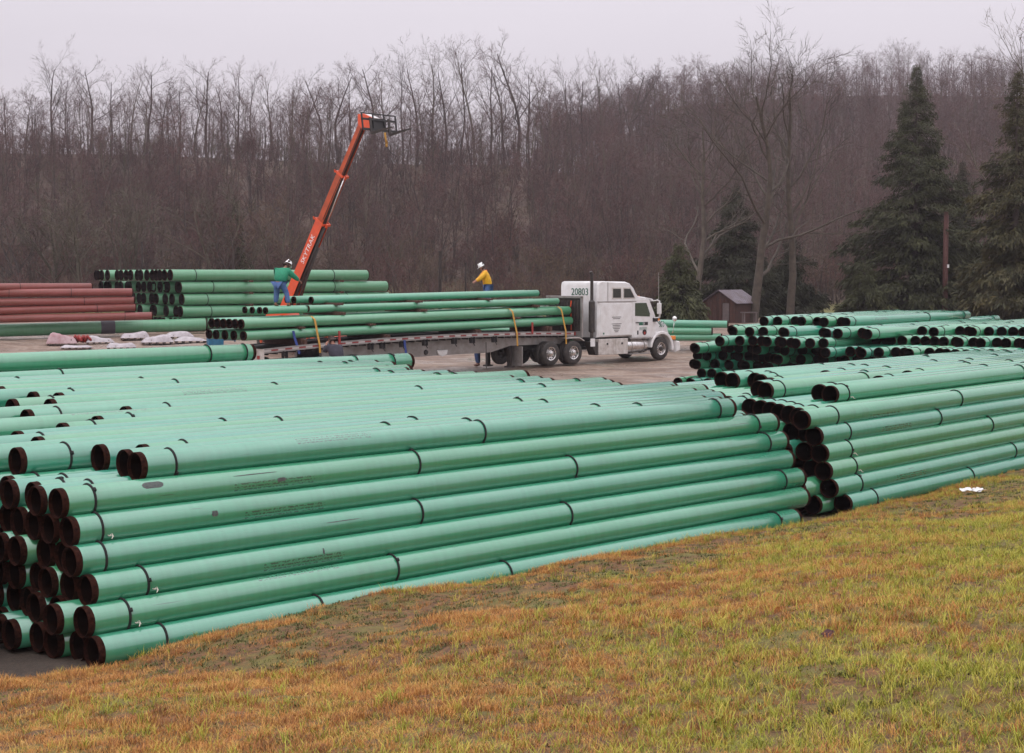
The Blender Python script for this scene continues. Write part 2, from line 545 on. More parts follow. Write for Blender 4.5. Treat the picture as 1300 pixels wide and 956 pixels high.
def ground_mat():
    m = bpy.data.materials.new('ground_surface')
    m.use_nodes = True
    n, l = m.node_tree.nodes, m.node_tree.links
    b = n['Principled BSDF']
    t = n.new('ShaderNodeTexCoord')
    s = n.new('ShaderNodeSeparateXYZ')
    l.new(t.outputs['Object'], s.inputs[0])
    def noise(scale, det=6, vec=None, rough=0.6):
        z = n.new('ShaderNodeTexNoise')
        z.inputs['Scale'].default_value = scale
        z.inputs['Detail'].default_value = det
        z.inputs['Roughness'].default_value = rough
        l.new(vec if vec is not None else t.outputs['Object'], z.inputs['Vector'])
        return z.outputs[0]
    def rng(a, f0, f1, t0=0.0, t1=1.0):
        r = n.new('ShaderNodeMapRange')
        r.inputs['From Min'].default_value = f0; r.inputs['From Max'].default_value = f1
        r.inputs['To Min'].default_value = t0; r.inputs['To Max'].default_value = t1
        l.new(a, r.inputs[0])
        return r.outputs[0]
    def mix(f, a, c):
        x = n.new('ShaderNodeMixRGB')
        l.new(f, x.inputs[0])
        if isinstance(a, tuple): x.inputs[1].default_value = (*a, 1)
        else: l.new(a, x.inputs[1])
        if isinstance(c, tuple): x.inputs[2].default_value = (*c, 1)
        else: l.new(c, x.inputs[2])
        return x.outputs[0]
    mp = n.new('ShaderNodeMapping')     # tyre tracks run roughly along the lorry
    mp.inputs['Rotation'].default_value = (0, 0, R(-35))
    mp.inputs['Scale'].default_value = (0.12, 0.9, 1)
    l.new(t.outputs['Object'], mp.inputs[0])
    n1 = noise(1.0, 8, mp.outputs[0], 0.7)
    n2 = noise(7.0, 8, None, 0.75)
    n3 = noise(0.35, 4)
    mp2 = n.new('ShaderNodeMapping')
    mp2.inputs['Rotation'].default_value = (0, 0, R(-52))
    mp2.inputs['Scale'].default_value = (0.22, 2.4, 1)
    l.new(t.outputs['Object'], mp2.inputs[0])
    n6 = noise(1.0, 6, mp2.outputs[0], 0.7)
    mud = mix(rng(n1, .42, .58), (0.18, 0.115, 0.082), (0.37, 0.265, 0.20))
    mud = mix(rng(n6, .48, .66, 0, .7), mud, (0.12, 0.078, 0.056))
    mud = mix(rng(noise(1.3, 6, None, .7), .52, .62, 0, .55), mud, (0.46, 0.36, 0.29))
    mud = mix(rng(n2, .45, .75, 0, .7), mud, (0.13, 0.085, 0.062))
    mud = mix(rng(n3, .5, .7, 0, .5), mud, (0.40, 0.31, 0.25))
    n4 = noise(26.0, 4, None, 0.8)
    mud = mix(rng(n4, .5, .72, 0, .65), mud, (0.085, 0.06, 0.045))
    n5 = noise(16.0, 3, None, 0.7)
    mud = mix(rng(n5, .6, .72, 0, .6), mud, (0.46, 0.38, 0.33))
    mud = mix(rng(s.outputs['Y'], 30, 19, 0, .85), mud, mix(rng(n4, .42, .6), (0.018, 0.013, 0.010), (0.075, 0.052, 0.036)))  # near yard darkened: dark gravel with the shade there put into its colour
    # meadow and leaf litter beyond the yard
    gy = noise(0.12, 4)
    meadow = mix(rng(gy, .4, .6), (0.10, 0.085, 0.030), (0.16, 0.15, 0.045))
    litter = mix(rng(n3, .4, .6), (0.075, 0.048, 0.036), (0.11, 0.075, 0.052))
    far = mix(rng(s.outputs['Y'], 128, 140), meadow, litter)
    field = mix(rng(s.outputs['Y'], 300, 340), far, mix(rng(s.outputs['X'], -30, -50), (0.075, 0.050, 0.040), (0.16, 0.15, 0.06)))
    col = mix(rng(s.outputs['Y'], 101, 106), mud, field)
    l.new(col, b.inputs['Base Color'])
    # wet patches shine, but only in the yard
    wet = rng(n3, .45, .60, 0.75, 0.22)
    dry = n.new('ShaderNodeMixRGB')
    l.new(rng(s.outputs['Y'], 98, 104), dry.inputs[0])
    l.new(wet, dry.inputs[1])
    dry.inputs[2].default_value = (1, 1, 1, 1)
    l.new(dry.outputs[0], b.inputs['Roughness'])
    bp = n.new('ShaderNodeBump')
    bp.inputs['Strength'].default_value = 0.7
    bp.inputs['Distance'].default_value = 0.12
    l.new(n2, bp.inputs['Height'])
    l.new(bp.outputs[0], b.inputs['Normal'])
    return m

xs = np.concatenate([np.arange(-700, -60, 16), np.arange(-60, 60, 1.5), np.arange(60, 701, 16)])
ys = np.concatenate([np.arange(-60, 10, 7), np.arange(10, 110, 1.2), np.arange(110, 480, 6), np.arange(480, 1500, 40)])
rngn = np.random.default_rng(5)
def gmesh_z(X, Y):
    z = ground_z(X, Y)
    ruts = 0.035 * np.sin(X * 2.1 + Y * 1.3 + 2 * np.sin(X * .3)) + 0.03 * np.sin(X * .9 - Y * 1.7)
    return z + np.where((Y > 10) & (Y < 104), ruts, 0) - 0.03
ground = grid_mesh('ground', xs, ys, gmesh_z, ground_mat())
tag(ground, kind='structure')

# ---------------------------------------------------------------- grass bank
TH = R(44.57)
OA = np.array([-4.058, 14.871])
uA = np.array([math.cos(TH), math.sin(TH)])
nA = np.array([-math.sin(TH), math.cos(TH)])
def bank_s(X, Y):
    t = (X - OA[0]) * uA[0] + (Y - OA[1]) * uA[1]
    v = (X - OA[0]) * nA[0] + (Y - OA[1]) * nA[1]
    f = np.interp(t, [-30, -1.4, -.3, 0.5, 12.3, 13.2, 40], [.35, .30, -.14, -.26, -.26, 0.10, 2.5])
    return t, f - v
def bank_z(X, Y):
    t, s = bank_s(X, Y)
    z0 = np.interp(t, [-4, -1.2, .10, .8, 1.6, 2.5, 5, 10, 12.3, 13.5, 20], [.06, .05, .06, .15, .20, .24, .22, .20, .06, .05, .06])
    z = z0 + 0.142 * np.maximum(s, 0) + 0.045 * np.sin(X * 1.7 + Y * .8) * np.sin(Y * 1.3 - X * .6) + 0.02 * np.sin(X * 5.1) * np.sin(Y * 4.3)
    z = z - 0.9 * np.clip(-s, 0, 1)
    return np.where(s > 14.5, z - 0.142 * (s - 14.5) + 0.02 * (s - 14.5), z)
def bank_mat():
    m = bpy.data.materials.new('bank_soil')
    m.use_nodes = True
    n, l = m.node_tree.nodes, m.node_tree.links
    b = n['Principled BSDF']
    b.inputs['Roughness'].default_value = 0.9
    t = n.new('ShaderNodeTexCoord')
    def noise(scale, det=6):
        z = n.new('ShaderNodeTexNoise')
        z.inputs['Scale'].default_value = scale
        z.inputs['Detail'].default_value = det
        z.inputs['Roughness'].default_value = .7
        l.new(t.outputs['Object'], z.inputs['Vector'])
        return z.outputs[0]
    def mix(f, f0, f1, a, c):
        r = n.new('ShaderNodeMapRange')
        r.inputs['From Min'].default_value = f0; r.inputs['From Max'].default_value = f1
        l.new(f, r.inputs[0])
        x = n.new('ShaderNodeMixRGB')
        l.new(r.outputs[0], x.inputs[0])
        if isinstance(a, tuple): x.inputs[1].default_value = (*a, 1)
        else: l.new(a, x.inputs[1])
        x.inputs[2].default_value = (*c, 1)
        return x.outputs[0]
    n1 = noise(14); n2 = noise(1.1, 3); n3 = noise(55)
    col = mix(n1, .4, .6, (0.10, 0.048, 0.022), (0.24, 0.115, 0.038))
    col = mix(n2, .46, .6, col, (0.17, 0.14, 0.030))
    col = mix(n3, .5, .75, col, (0.035, 0.022, 0.014))
    l.new(col, b.inputs['Base Color'])
    bp = n.new('ShaderNodeBump')
    bp.inputs['Strength'].default_value = 0.9
    bp.inputs['Distance'].default_value = 0.03
    l.new(n1, bp.inputs['Height'])
    l.new(bp.outputs[0], b.inputs['Normal'])
    return m
# strip laid out along the pile front so its edge is clean
def bank_sheet():
    ts = np.concatenate([np.arange(-22, -6, 1.0), np.arange(-6, 26, 0.12), np.arange(26, 50, 1.0)])
    ss = np.concatenate([np.arange(-0.6, 14, 0.12), np.arange(14, 42, 1.0)])
    T, S = np.meshgrid(ts, ss)
    f = np.interp(T, [-30, -1.4, -.3, 0.5, 12.3, 13.2, 40], [.35, .30, -.14, -.26, -.26, 0.10, 2.5])
    V = f - S
    X = OA[0] + T * uA[0] + V * nA[0]
    Y = OA[1] + T * uA[1] + V * nA[1]
    g = grid_mesh('grass_bank', ts, ss[::-1], lambda a, c: a * 0, bank_mat())
    X = X[::-1]; Y = Y[::-1]
    Z = bank_z(X, Y) + rngn.normal(0, .006, X.shape)
    g.data.vertices.foreach_set('co', np.stack([X.ravel(), Y.ravel(), Z.ravel()], 1).ravel())
    g.data.update()
    return g
bank = bank_sheet()
tag(bank, kind='structure')

# ---------------------------------------------------------------- pipes
ORD = ['bottom', 'second', 'third', 'fourth', 'fifth', 'sixth', 'seventh', 'eighth', 'ninth']
def nth(k):
    return '%d%s' % (k, 'th' if 10 <= k % 100 <= 20 else {1: 'st', 2: 'nd', 3: 'rd'}.get(k % 10, 'th'))
_pm = {}
def pipe_meshes(D, Ln, coat, seg=36):
    key = (round(D, 3), round(Ln, 2), coat)
    if key in _pm:
        return _pm[key]
    r = D / 2
    b = MB()
    e = 0.075
    b.lathe([(r - .004, e - .004), (r, e), (r, Ln * .25), (r, Ln * .5), (r, Ln * .75), (r, Ln - e), (r - .004, Ln - e + .004)], 'x', seg)
    barrel = b.mesh('barrel', M[coat], True)
    b = MB()
    b.lathe([(r - .012, 0.002), (r - .012, 0.9), (r - .012, Ln - .9), (r - .012, Ln - .002)], 'x', seg)
    bore = b.mesh('bore', M['bore'], True)
    b = MB()
    b.lathe([(r - .0035, e), (r - .0035, .006), (r - .006, 0)], 'x', seg)
    b.lathe([(r - .006, 0), (r - .013, 0), (r - .013, 0.04)], 'x', seg)
    end0 = b.mesh('bare_end', M['rust'], False)
    b = MB()
    b.lathe([(r - .0035, Ln - e), (r - .0035, Ln - .006), (r - .006, Ln)], 'x', seg)
    b.lathe([(r - .006, Ln), (r - .013, Ln), (r - .013, Ln - .04)], 'x', seg)
    end1 = b.mesh('bare_end', M['rust'], False)
    _pm[key] = (barrel, bore, end0, end1)
    return _pm[key]
_rope = {}
def rope_mesh(D):
    if D not in _rope:
        b = MB()
        rr = 0.013 if D < .5 else .02
        b.torus((0, 0, 0), D / 2 + rr * .6, rr, 'x', 30, 6)
        # the knot where the ends are tied
        b.box((0.008, 0.0, D / 2 + .014), (.035, .04, .022))
        _rope[D] = b.mesh('rope_ring', M['rope'], True)
    return _rope[D]
_wire = MB()
_wire.tube([(0, 0, 0), (.04, -.02, -.03), (.02, .00, -.07), (-.02, -.02, -.12)], .009, 4)
_wire.tube([(0, 0, 0), (-.03, -.01, .04), (.03, -.01, .08)], .008, 4)
_wire.tube([(0, 0, 0), (.06, -.02, .02), (.05, .0, -.05)], .008, 4)
wire_me = _wire.mesh('wire_tie', M['wire'])

PIPES = []      # specs, sorted into things and one mass below
def spec(key, x, y, z, heading, Ln, D, coat, name, label, group, ropes=None, tilt=0.0, wire=False, cat='pipe', band=None):
    PIPES.append(dict(key=key, p=(x, y, z), h=heading, L=Ln, D=D, coat=coat, name=name, label=label, group=group,
                      ropes=ropes, tilt=tilt, wire=wire, cat=cat))
def make_pipe(q):
    rnd = random.Random(q['key'])
    roll = rnd.uniform(-3.1, 3.1)
    if q['key'] in ROLL:
        roll = ROLL[q['key']]
    root = thing(q['name'], q['label'], q['cat'], q['p'], q['h'], q['group'])
    root.rotation_euler = (roll, q['tilt'], q['h'])
    root.rotation_mode = 'XYZ'
    # XYZ euler: roll about its own axis first, then tilt, then heading
    barrel, bore, e0, e1 = pipe_meshes(q['D'], q['L'], q['coat'])
    inst('barrel', barrel, root)
    inst('bore', bore, root)
    inst('bare_end', e0, root)
    inst('bare_end', e1, root)
    rs = q['ropes']
    if rs is None:
        rs = [.42 + rnd.uniform(-.1, .25)]
        for c in (q['L'] * .36, q['L'] * .66):
            if rnd.random() < .62:
                rs.append(c + rnd.uniform(-.9, .9))
        rs.append(q['L'] - .42 - rnd.uniform(-.1, .3))
        if rnd.random() < .18:
            rs.pop()
    rs = [x for x in rs if .15 < x < q['L'] - .15]
    for x in rs:
        inst('rope_ring', rope_mesh(q['D']), root, (x, 0, 0), (rnd.uniform(0, 6), rnd.uniform(-.05, .05), rnd.uniform(-.05, .05)))
    if q['wire'] and rs:
        inst('wire_tie', wire_me, root, (rs[0] + .05, 0, 0), (0, 0, 0)).location = (rs[0] + .06, q['D'] / 2 * math.sin(-1.2 - roll + 3.14) if False else 0, 0)
        o = root.children[-1]
        o.scale = (.65, .65, .65)
        a = WIREA - roll
        o.location = (rs[0] + .07, math.cos(a) * (q['D'] / 2 + .012), math.sin(a) * (q['D'] / 2 + .012))
        o.rotation_euler = (a + math.pi / 2, 0, 0)
    return root
WIREA = R(-158)
ROLL = {'A5_0': R(180), 'A4_0': R(187), 'A2_0': R(182), 'B4_0': R(184), 'A6_0': R(120), 'B1_0': R(178)}

D0 = .316
RH = .866 * D0
def frame(th, O):
    t = R(th)
    u = np.array([math.cos(t), math.sin(t)]); n = np.array([-math.sin(t), math.cos(t)])
    return lambda a, b: np.array(O) + u * a + n * b
# --- pile A: long stack in the foreground, left
fA = frame(44.57, OA)
fixedA = {1: .03 - .11, 2: .05, 3: -.03, 4: .03, 5: 0.0}
lenA = {0: 11.75, 1: 12.2, 2: 12.2, 3: 12.2, 4: 12.2, 5: 12.2}
ropesA = {0: [.75, 2.72, 5.6, 11.2], 1: [.45, 3.95], 2: [.62, 6.9, 11.65], 3: [.33, 4.55], 4: [.32, 7.35, 11.7], 5: [.36, 4.75, 11.65]}
for r in range(6):
    for c in range(0, 36):
        rnd = random.Random(1000 + r * 100 + c)
        v = (r % 2) * D0 / 2 + (r // 2) * D0 + c * D0
        u0 = fixedA.get(r, -.06) if c == 0 else (rnd.gauss(0.0, .10) if r else rnd.gauss(-.05, .1))
        Ln = lenA[r] if c == 0 else rnd.choice([11.9, 12.2, 12.4])
        p = fA(u0, v)
        if c == 0:
            lab = 'green pipe forming the %s row of the near left pile front' % (ORD[r])
            if r == 0: lab = 'green pipe at the foot of the near left pile, half hidden by the grass'
        else:
            lab = 'pipe end inside near left pile, %s row up, %s in from the front' % (ORD[r], nth(c + 1))
        spec('A%d_%d' % (r, c), p[0], p[1], D0 / 2 + RH * r, TH, Ln, D0, 'green', 'steel_pipe', lab, 'green pipes in the near left pile',
             ropes=ropesA.get(r) if c == 0 else None, wire=(c == 0 and r in (1, 2, 4)))
left6 = {0: 1.0, 1: 1.05, 2: 1.45, 3: 1.10, 4: .28, 5: -.1, 9: 1.67, 10: 2.32, 12: 3.1, 13: 1.85, 15: 2.51, 16: 2.12, 17: 2.97, 18: 2.75, 20: 2.57}
right6 = {0: 11.3, 1: 11.5, 2: 11.4, 3: 12.3, 4: 12.5, 5: 12.4, 6: 13.05, 7: 12.6, 8: 13.0, 9: 12.0, 10: 12.1, 11: 12.24, 12: 11.3, 13: 11.35, 14: 11.0, 15: 11.6, 16: 10.7, 17: 10.36, 18: 10.1,
          19: 10.0, 20: 10.3, 21: 10.1, 22: 10.4, 23: 10.3, 24: 10.6, 25: 10.2, 26: 11.93, 27: 11.2, 28: 10.6, 29: 10.2, 30: 10.4, 31: 10.1, 32: 11.6, 33: 10.5, 34: 10.0}
def top_z(c):
    return D0 / 2 + RH * 6 + (RH + .04 - .10 * (c > 26)) * float(sstep(c, 2, 24)) + (random.Random(c).uniform(-.015, .015) if c > 4 else 0) + (.05 if c in (26, 32) else 0)
for c in range(35):
    rnd = random.Random(77 + c)
    v = 3 * D0 + c * D0
    u1 = right6[c]
    u0 = left6.get(c, u1 - 12.2 - rnd.uniform(-.2, .2))
    p = fA(u0, v)
    spec('A6_%d' % c, p[0], p[1], top_z(c), TH, round(u1 - u0, 1), D0, 'green', 'steel_pipe',
         ('green pipe atop the near left pile, %s back from its front' % nth(c + 1)) if c else 'olive-tinged green pipe atop the near left pile, frontmost of its layer',
         'green pipes in the near left pile', ropes=[.42, 5.0, 9.9] if c == 0 else ([.6, 5, 11.0, 11.9] if c == 26 else [x_ for x_ in (.5 + rnd.uniform(-.1, .3), 4.2 + rnd.uniform(-1, 1), 8 + rnd.uniform(-1, 1), u1 - u0 - .5 - rnd.uniform(0, .3)) if rnd.random() < .42]))
p = fA(9.15 - 12.2, 10.45)
spec('A7_0', p[0], p[1], D0 / 2 + RH * 8 + .05, TH, 12.2, D0, 'green', 'steel_pipe', 'lone green pipe lying highest at the back of the near left pile',
     'green pipes in the near left pile', ropes=[.5, 6.0, 11.2, 12.0])
# --- pile Z: the next stack along, mostly outside the left edge, closing the dark gap between the ends
for r in range(7):
    for c in range(0, 26):
        rnd = random.Random(7000 + r * 100 + c)
        v = r * D0 / 2 + c * D0 + 1.1
        p = fA(-.80 + rnd.gauss(0, .05) - 12.2 - (.35 if r == 6 else 0), v)
        spec('Z%d_%d' % (r, c), p[0], p[1], D0 / 2 + RH * r, TH, 12.2, D0, 'green', 'steel_pipe',
             'pipe of the next pile at the left edge, %s row up, %s in from front' % (ORD[r], nth(c + 1)), 'green pipes at the left edge')
# --- pile B: foreground right
OB = np.array([5.31, 24.57])
fB = frame(49.0, OB)
ropesB = {0: [.9, 4.6], 1: [.85, 7.0], 2: [.85, 7.9], 3: [.8, 6.3], 4: [.95, 4.3], 5: [.95, 5.6]}
u0B = {0: 0.0, 1: -.3, 2: -.33, 3: -.3, 4: -.33, 5: -.58}
for r in range(6):
    for c in range(0, 17):
        rnd = random.Random(5000 + r * 100 + c)
        v = r * D0 / 2 * .55 + c * D0
        u0 = u0B[r] if c == 0 else (rnd.gauss(-.15, .2))
        if r == 5: u0 = [-.58, -.15, .1, .3, .55, .75, .9][c] if c < 7 else rnd.uniform(.6, 1.2)
        p = fB(u0, v)
        lab = ('green pipe forming the %s row of the near right pile front' % ORD[r]) if c == 0 else \
            'pipe end inside near right pile, %s row up, %s in from the front' % (ORD[r], nth(c + 1))
        spec('B%d_%d' % (r, c), p[0], p[1], D0 / 2 + RH * r, R(49.0), 12.2, D0, 'green', 'steel_pipe', lab, 'green pipes in the near right pile',
             ropes=ropesB[r] if c == 0 else None, wire=(c == 0 and r in (2, 3)))
u6B = [1.25, 1.45, 4.2, 6.0, 1.22, 1.5, 2.4, 5.0, 3.1, 3.4, 3.1, 3.2]
for c, u0 in enumerate(u6B):
    v = .95 + c * D0
    p = fB(u0, v)
    spec('B6_%d' % c, p[0], p[1], D0 / 2 + RH * 6, R(49.0), 12.2, D0, 'green', 'steel_pipe',
         'green pipe atop the near right pile, %s back from its front edge' % nth(c + 1), 'green pipes in the near right pile', wire=(c == 0))
# --- pile C: far right, ends towards the yard
OC = np.array([(1074 - 650) / 1950 * 49, 49])
fC = frame(54.0, OC)
for r in range(9):
    if r <= 4: cols = range(-22, 14); base = -2.3
    elif r == 5: cols = range(-22, 14); base = -2.2
    elif r == 6: cols = range(-21, 10); base = -3.4
    elif r == 7: cols = range(-19, 11); base = -2.2
    else: cols = range(0, 10); base = 0.0
    top8 = {0: -.05, 1: .35, 2: -.3, 3: -.1, 4: .9, 5: .05, 6: .25, 7: -.4, 8: -.75}
    for c in cols:
        rnd = random.Random(9000 + r * 100 + c)
        v = c * D0 + (r % 2) * D0 / 2
        u0 = base + rnd.gauss(0, .42)
        if r == 6:
            if c < -2: u0 = rnd.gauss(0.15, .3)
            else: u0 = base + rnd.gauss(0, .35)
            if c in (3, 6): u0 += 1.0
        if r == 7:
            if c < -6: u0 = 1.3 + rnd.gauss(0.3, .8)
            elif c in (0, 1, 4, 7): u0 = 3 + rnd.gauss(0, .5)
        if r == 5 and -6 < c < 13: u0 = base + rnd.choice([0, -.6, .3, -1.1])
        if r == 8: u0 = top8.get(c, .3)
        if r == 1: u0 -= .9
        p = fC(u0, v)
        spec('C%d_%d' % (r, c), p[0], p[1], D0 / 2 + RH * r, R(54.0), 11.2 if r == 8 else 12.2, D0, 'green', 'steel_pipe',
             'green pipe in the far right pile, %s layer up, %s from its right' % (ORD[r], nth(c + 23)), 'green pipes in the far right pile')
# pipes beyond it, right edge
for c in range(10):
    rnd = random.Random(400 + c)
    q = pt(1262 - c * 13, 404 - c * .25, 64)
    spec('F%d' % c, q[0] - 8, q[1] - 11, 1.9, R(54), 12.2, D0, 'green', 'steel_pipe',
         'green pipe lying behind the far right pile, %s from the right edge' % nth(c + 1), 'green pipes behind the far right pile')
# --- stack D: behind the lorry's bonnet, lying across
for k, (yl, yr, n) in enumerate(((429, 428.0, 2), (419.6, 420.6, 3), (408.5, 411.8, 4))):
    for c in range(n):
        a = pt(640 + c * 2, yl - 1, 77 + c * .36); b = pt([917, 905, 925][k] - c * 3, yr, 75.5 + c * .36)
        d = b - a
        spec('D%d_%d' % (k, c), a[0], a[1], a[2] + (0 if c == 0 else 0.02), math.atan2(d[1], d[0]), round(min(d.length, 12.5), 1), .36, 'green_load', 'steel_pipe',
             'green pipe lying low behind the lorry cab, %s layer, %s from the front' % (ORD[k], nth(c + 1)), 'green pipes behind the lorry cab', tilt=-math.asin(d[2] / d.length)) if False else None
        Lc = 13.0
        s = (b - a).normalized()
        st = b - s * Lc
        spec('D%d_%d' % (k, c), st[0], st[1], st[2], math.atan2(s[1], s[0]), Lc, .36, 'green_load', 'steel_pipe',
             'green pipe lying behind the lorry cab, %s layer, %s from the front' % (ORD[k], nth(c + 1)), 'green pipes behind the lorry cab', ropes=[], tilt=-math.asin(s[2]))
# --- stack E: far left, on timber spacers
hE = 38.0
DE = .64
pE = pt(228, 395.5, 88)
fE = frame(hE, (pE[0], pE[1]))
zE = pE[2]
rowsE = {0: (0.0, [0, 1, 2, 3, 4, 5, 6, 7]), 1: (0.0, [0, 1, 3, 5, 6, 8, 10, 11]), 2: (.1, [0, 2, 3, 4, 5, 6, 8, 9, 10, 11]),
         3: (-.05, [0, 1, 2.2, 3.2, 4, 5.2, 6, 7, 8.2, 10, 11, 12.3, 13.3, 15, 16, 17]), 4: (-.6, [0, 1, 2, 3, 4, 5, 6, 7, 8.2, 9.4, 10.4, 11.4, 13.6, 14.6, 15.6, 16.6])}
for r in range(5):
    off, cs = rowsE[r]
    for i, c in enumerate(cs):
        rnd = random.Random(3000 + r * 50 + i)
        p = fE(off + rnd.gauss(0, .08) * (i > 0), c * DE * 1.01)
        spec('E%d_%d' % (r, i), p[0], p[1], zE + (r - 1) * (DE + .055), R(hE), 14.2 - (.9 if r == 4 else 0), DE, 'green_big', 'steel_pipe',
             'big dull green pipe, far left stack, %s layer up, %s from the front' % (ORD[r], nth(i + 1)), 'big green pipes in the far left stack',
             ropes=[1.7 + rnd.uniform(-.3, .5), 11.0 + rnd.uniform(-1, 1)] if i == 0 else [])
# --- red stack, far left
redr = [((0, 404.8), (194, 401)), ((0, 394.6), (173, 390)), ((0, 383.8), (171, 381.4)), ((0, 372), (169, 371)), ((0, 364.7), (117, 364.4))]
for r, (a, b) in enumerate(redr):
    for c in range(3 if r else 2):
        A = pt(*a, 82 + c * .46); B = pt(*b, 84.5 + c * .46)
        s = (B - A).normalized()
        st = B - s * 13.0
        zz = st[2]
        spec('R%d_%d' % (r, c), st[0], st[1], zz, math.atan2(s[1], s[0]), 13.0, .43, 'red', 'steel_pipe',
             'brick red pipe in the far left stack, %s layer up, %s from the front' % (ORD[r], nth(c + 1)), 'brick red pipes at the far left', ropes=[3.5 + r, 11.5 - r * .6], tilt=-math.asin(s[2]))
# --- lone big pipe lying on the yard
A = pt(0, 419.5, 83.0); B = pt(262, 411.8, 87)
s = (B - A).normalized()
st = B - s * 18
spec('G0', st[0], st[1], st[2], math.atan2(s[1], s[0]), 18.0, .70, 'green_big', 'steel_pipe',
     'thick green pipe with a dark grey wrap lying on mud behind white bundles', 'single pipes on the yard', ropes=[], tilt=-math.asin(s[2]))
# --- the load on the flatbed trailer
TRH = 44.8
def load(key, l, r, D, n, yl=54.7, yr=67.0, off=(0, 1, 2, 3, 4, 5), lab='', dl=None):
    A = pt(*l, yl); B = pt(*r, yr)
    s = (B - A)
    nn = Vector((-math.sin(R(TRH)), math.cos(R(TRH)), 0))
    for i in range(n):
        st = A + nn * (off[i] * D)
        spec('%s_%d' % (key, i), st[0], st[1], st[2] - 0, math.atan2(s[1], s[0]), round(s.length - (0 if dl is None else dl[i]), 1), D, 'green_load', 'steel_pipe',
             'green pipe on the flatbed trailer, %s, %s from the near side' % (lab, nth(i + 1)), 'green pipes loaded on the trailer',
             ropes=[], tilt=-math.asin(s[2] / s.length))
load('T0', (308, 426.4), (726, 407), .35, 5, off=(0, 1.7, 3.3, 4.9, 6.2), lab='bottom layer')
load('T1', (305, 411.5), (723.5, 394), .36, 6, off=(0, 1.02, 2.04, 3.06, 4.1, 5.12), lab='second layer')
load('T2', (336, 394.3), (704, 383.2), .26, 4, yl=56.2, yr=66.6, off=(0, 1.4, 3.2, 5), lab='third layer')
load('T2b', (387, 392.0), (706.5, 382.2), .262, 1, yl=57.5, yr=66.7, off=(-.35,), lab='third layer overlapping in front')
load('T3', (394, 381), (683.7, 372), .27, 1, yl=58.3, yr=66.6, off=(0,), lab='top layer')
load('T3b', (379, 380.8), (683.7, 372.2), .27, 2, yl=58.3, yr=66.6, off=(1.3, 2.9), lab='top layer behind')

VIS = set('''A0_0 A0_1 A0_2 A0_3 A0_4 A0_5 A0_6 A1_0 A1_1 A1_2 A1_3 A1_4 A1_5 A1_6 A2_0 A2_1 A2_2 A2_3 A2_4 A2_5 A3_0 A3_1 A3_2 A3_3 A3_4 A4_0 A4_1 A4_2 A4_3 A4_4 A5_0 A5_1 A5_2 A5_3 A5_4 A5_5 A6_0 A6_1 A6_10 A6_11 A6_12 A6_13 A6_14 A6_15 A6_16 A6_17 A6_18 A6_19 A6_2 A6_20 A6_21 A6_22 A6_23 A6_24 A6_25 A6_26 A6_3 A6_4 A6_5 A6_6 A6_7 A6_8 A6_9 A7_0 B0_0 B0_1 B0_2 B1_0 B1_1 B2_0 B2_1 B2_2 B3_0 B3_1 B3_2 B4_0 B4_1 B4_2 B4_3 B5_0 B5_1 B5_10 B5_11 B5_12 B5_13 B5_15 B5_16 B5_2 B5_3 B5_4 B5_5 B5_6 B5_7 B5_8 B5_9 B6_0 B6_1 B6_10 B6_11 B6_2 B6_3 B6_4 B6_5 B6_6 B6_7 B6_8 B6_9 C1_11 C1_13 C2_11 C2_12 C3_11 C3_12 C3_13 C3_2 C3_4 C3_6 C3_7 C3_8 C3_9 C4_-1 C4_-3 C4_0 C4_1 C4_10 C4_11 C4_12 C4_13 C4_3 C4_4 C4_5 C4_6 C4_7 C4_8 C4_9 C5_-1 C5_-10 C5_-11 C5_-12 C5_-13 C5_-14 C5_-15 C5_-16 C5_-17 C5_-18 C5_-3 C5_-4 C5_-5 C5_-6 C5_-7 C5_-8 C5_-9 C5_0 C5_1 C5_11 C5_12 C5_2 C5_4 C5_5 C5_7 C5_8 C5_9 C6_-1 C6_-10 C6_-11 C6_-12 C6_-13 C6_-14 C6_-15 C6_-16 C6_-17 C6_-18 C6_-2 C6_-3 C6_-4 C6_-5 C6_-6 C6_-7 C6_-8 C6_-9 C6_0 C6_1 C6_2 C6_3 C6_4 C6_5 C6_6 C6_7 C6_8 C7_-1 C7_-10 C7_-11 C7_-12 C7_-13 C7_-14 C7_-15 C7_-16 C7_-2 C7_-3 C7_-4 C7_-5 C7_-6 C7_-7 C7_-8 C7_-9 C7_0 C7_10 C7_2 C7_3 C7_5 C7_6 C7_8 C8_0 C8_1 C8_2 C8_3 C8_4 C8_5 C8_6 C8_7 C8_8 C8_9 D0_0 D1_0 D2_0 E0_0 E0_2 E0_3 E1_0 E1_1 E1_2 E1_3 E1_5 E1_6 E2_0 E2_1 E2_2 E2_3 E2_5 E2_6 E2_7 E2_8 E3_0 E3_1 E3_11 E3_12 E3_13 E3_15 E3_2 E3_3 E3_4 E3_5 E3_6 E3_7 E3_8 E3_9 E4_0 E4_1 E4_10 E4_11 E4_12 E4_13 E4_14 E4_2 E4_3 E4_4 E4_5 E4_6 E4_7 E4_8 E4_9 G0 R0_0 R1_0 R1_2 R2_0 R3_0 R4_0 T0_0 T0_1 T0_2 T0_3 T0_4 T1_0 T1_1 T1_2 T1_3 T1_4 T1_5 T2_0 T2_1 T2_2 T2_3 T2b_0 T3_0 T3b_0 T3b_1 Z0_0'''.split())
rest = {}
PO = {}
for q in PIPES:
    if VIS is None or q['key'] in VIS:
        PO[q['key']] = make_pipe(q)
    elif q['key'][0] != 'R':
        rest.setdefault(q['coat'], []).append(q)
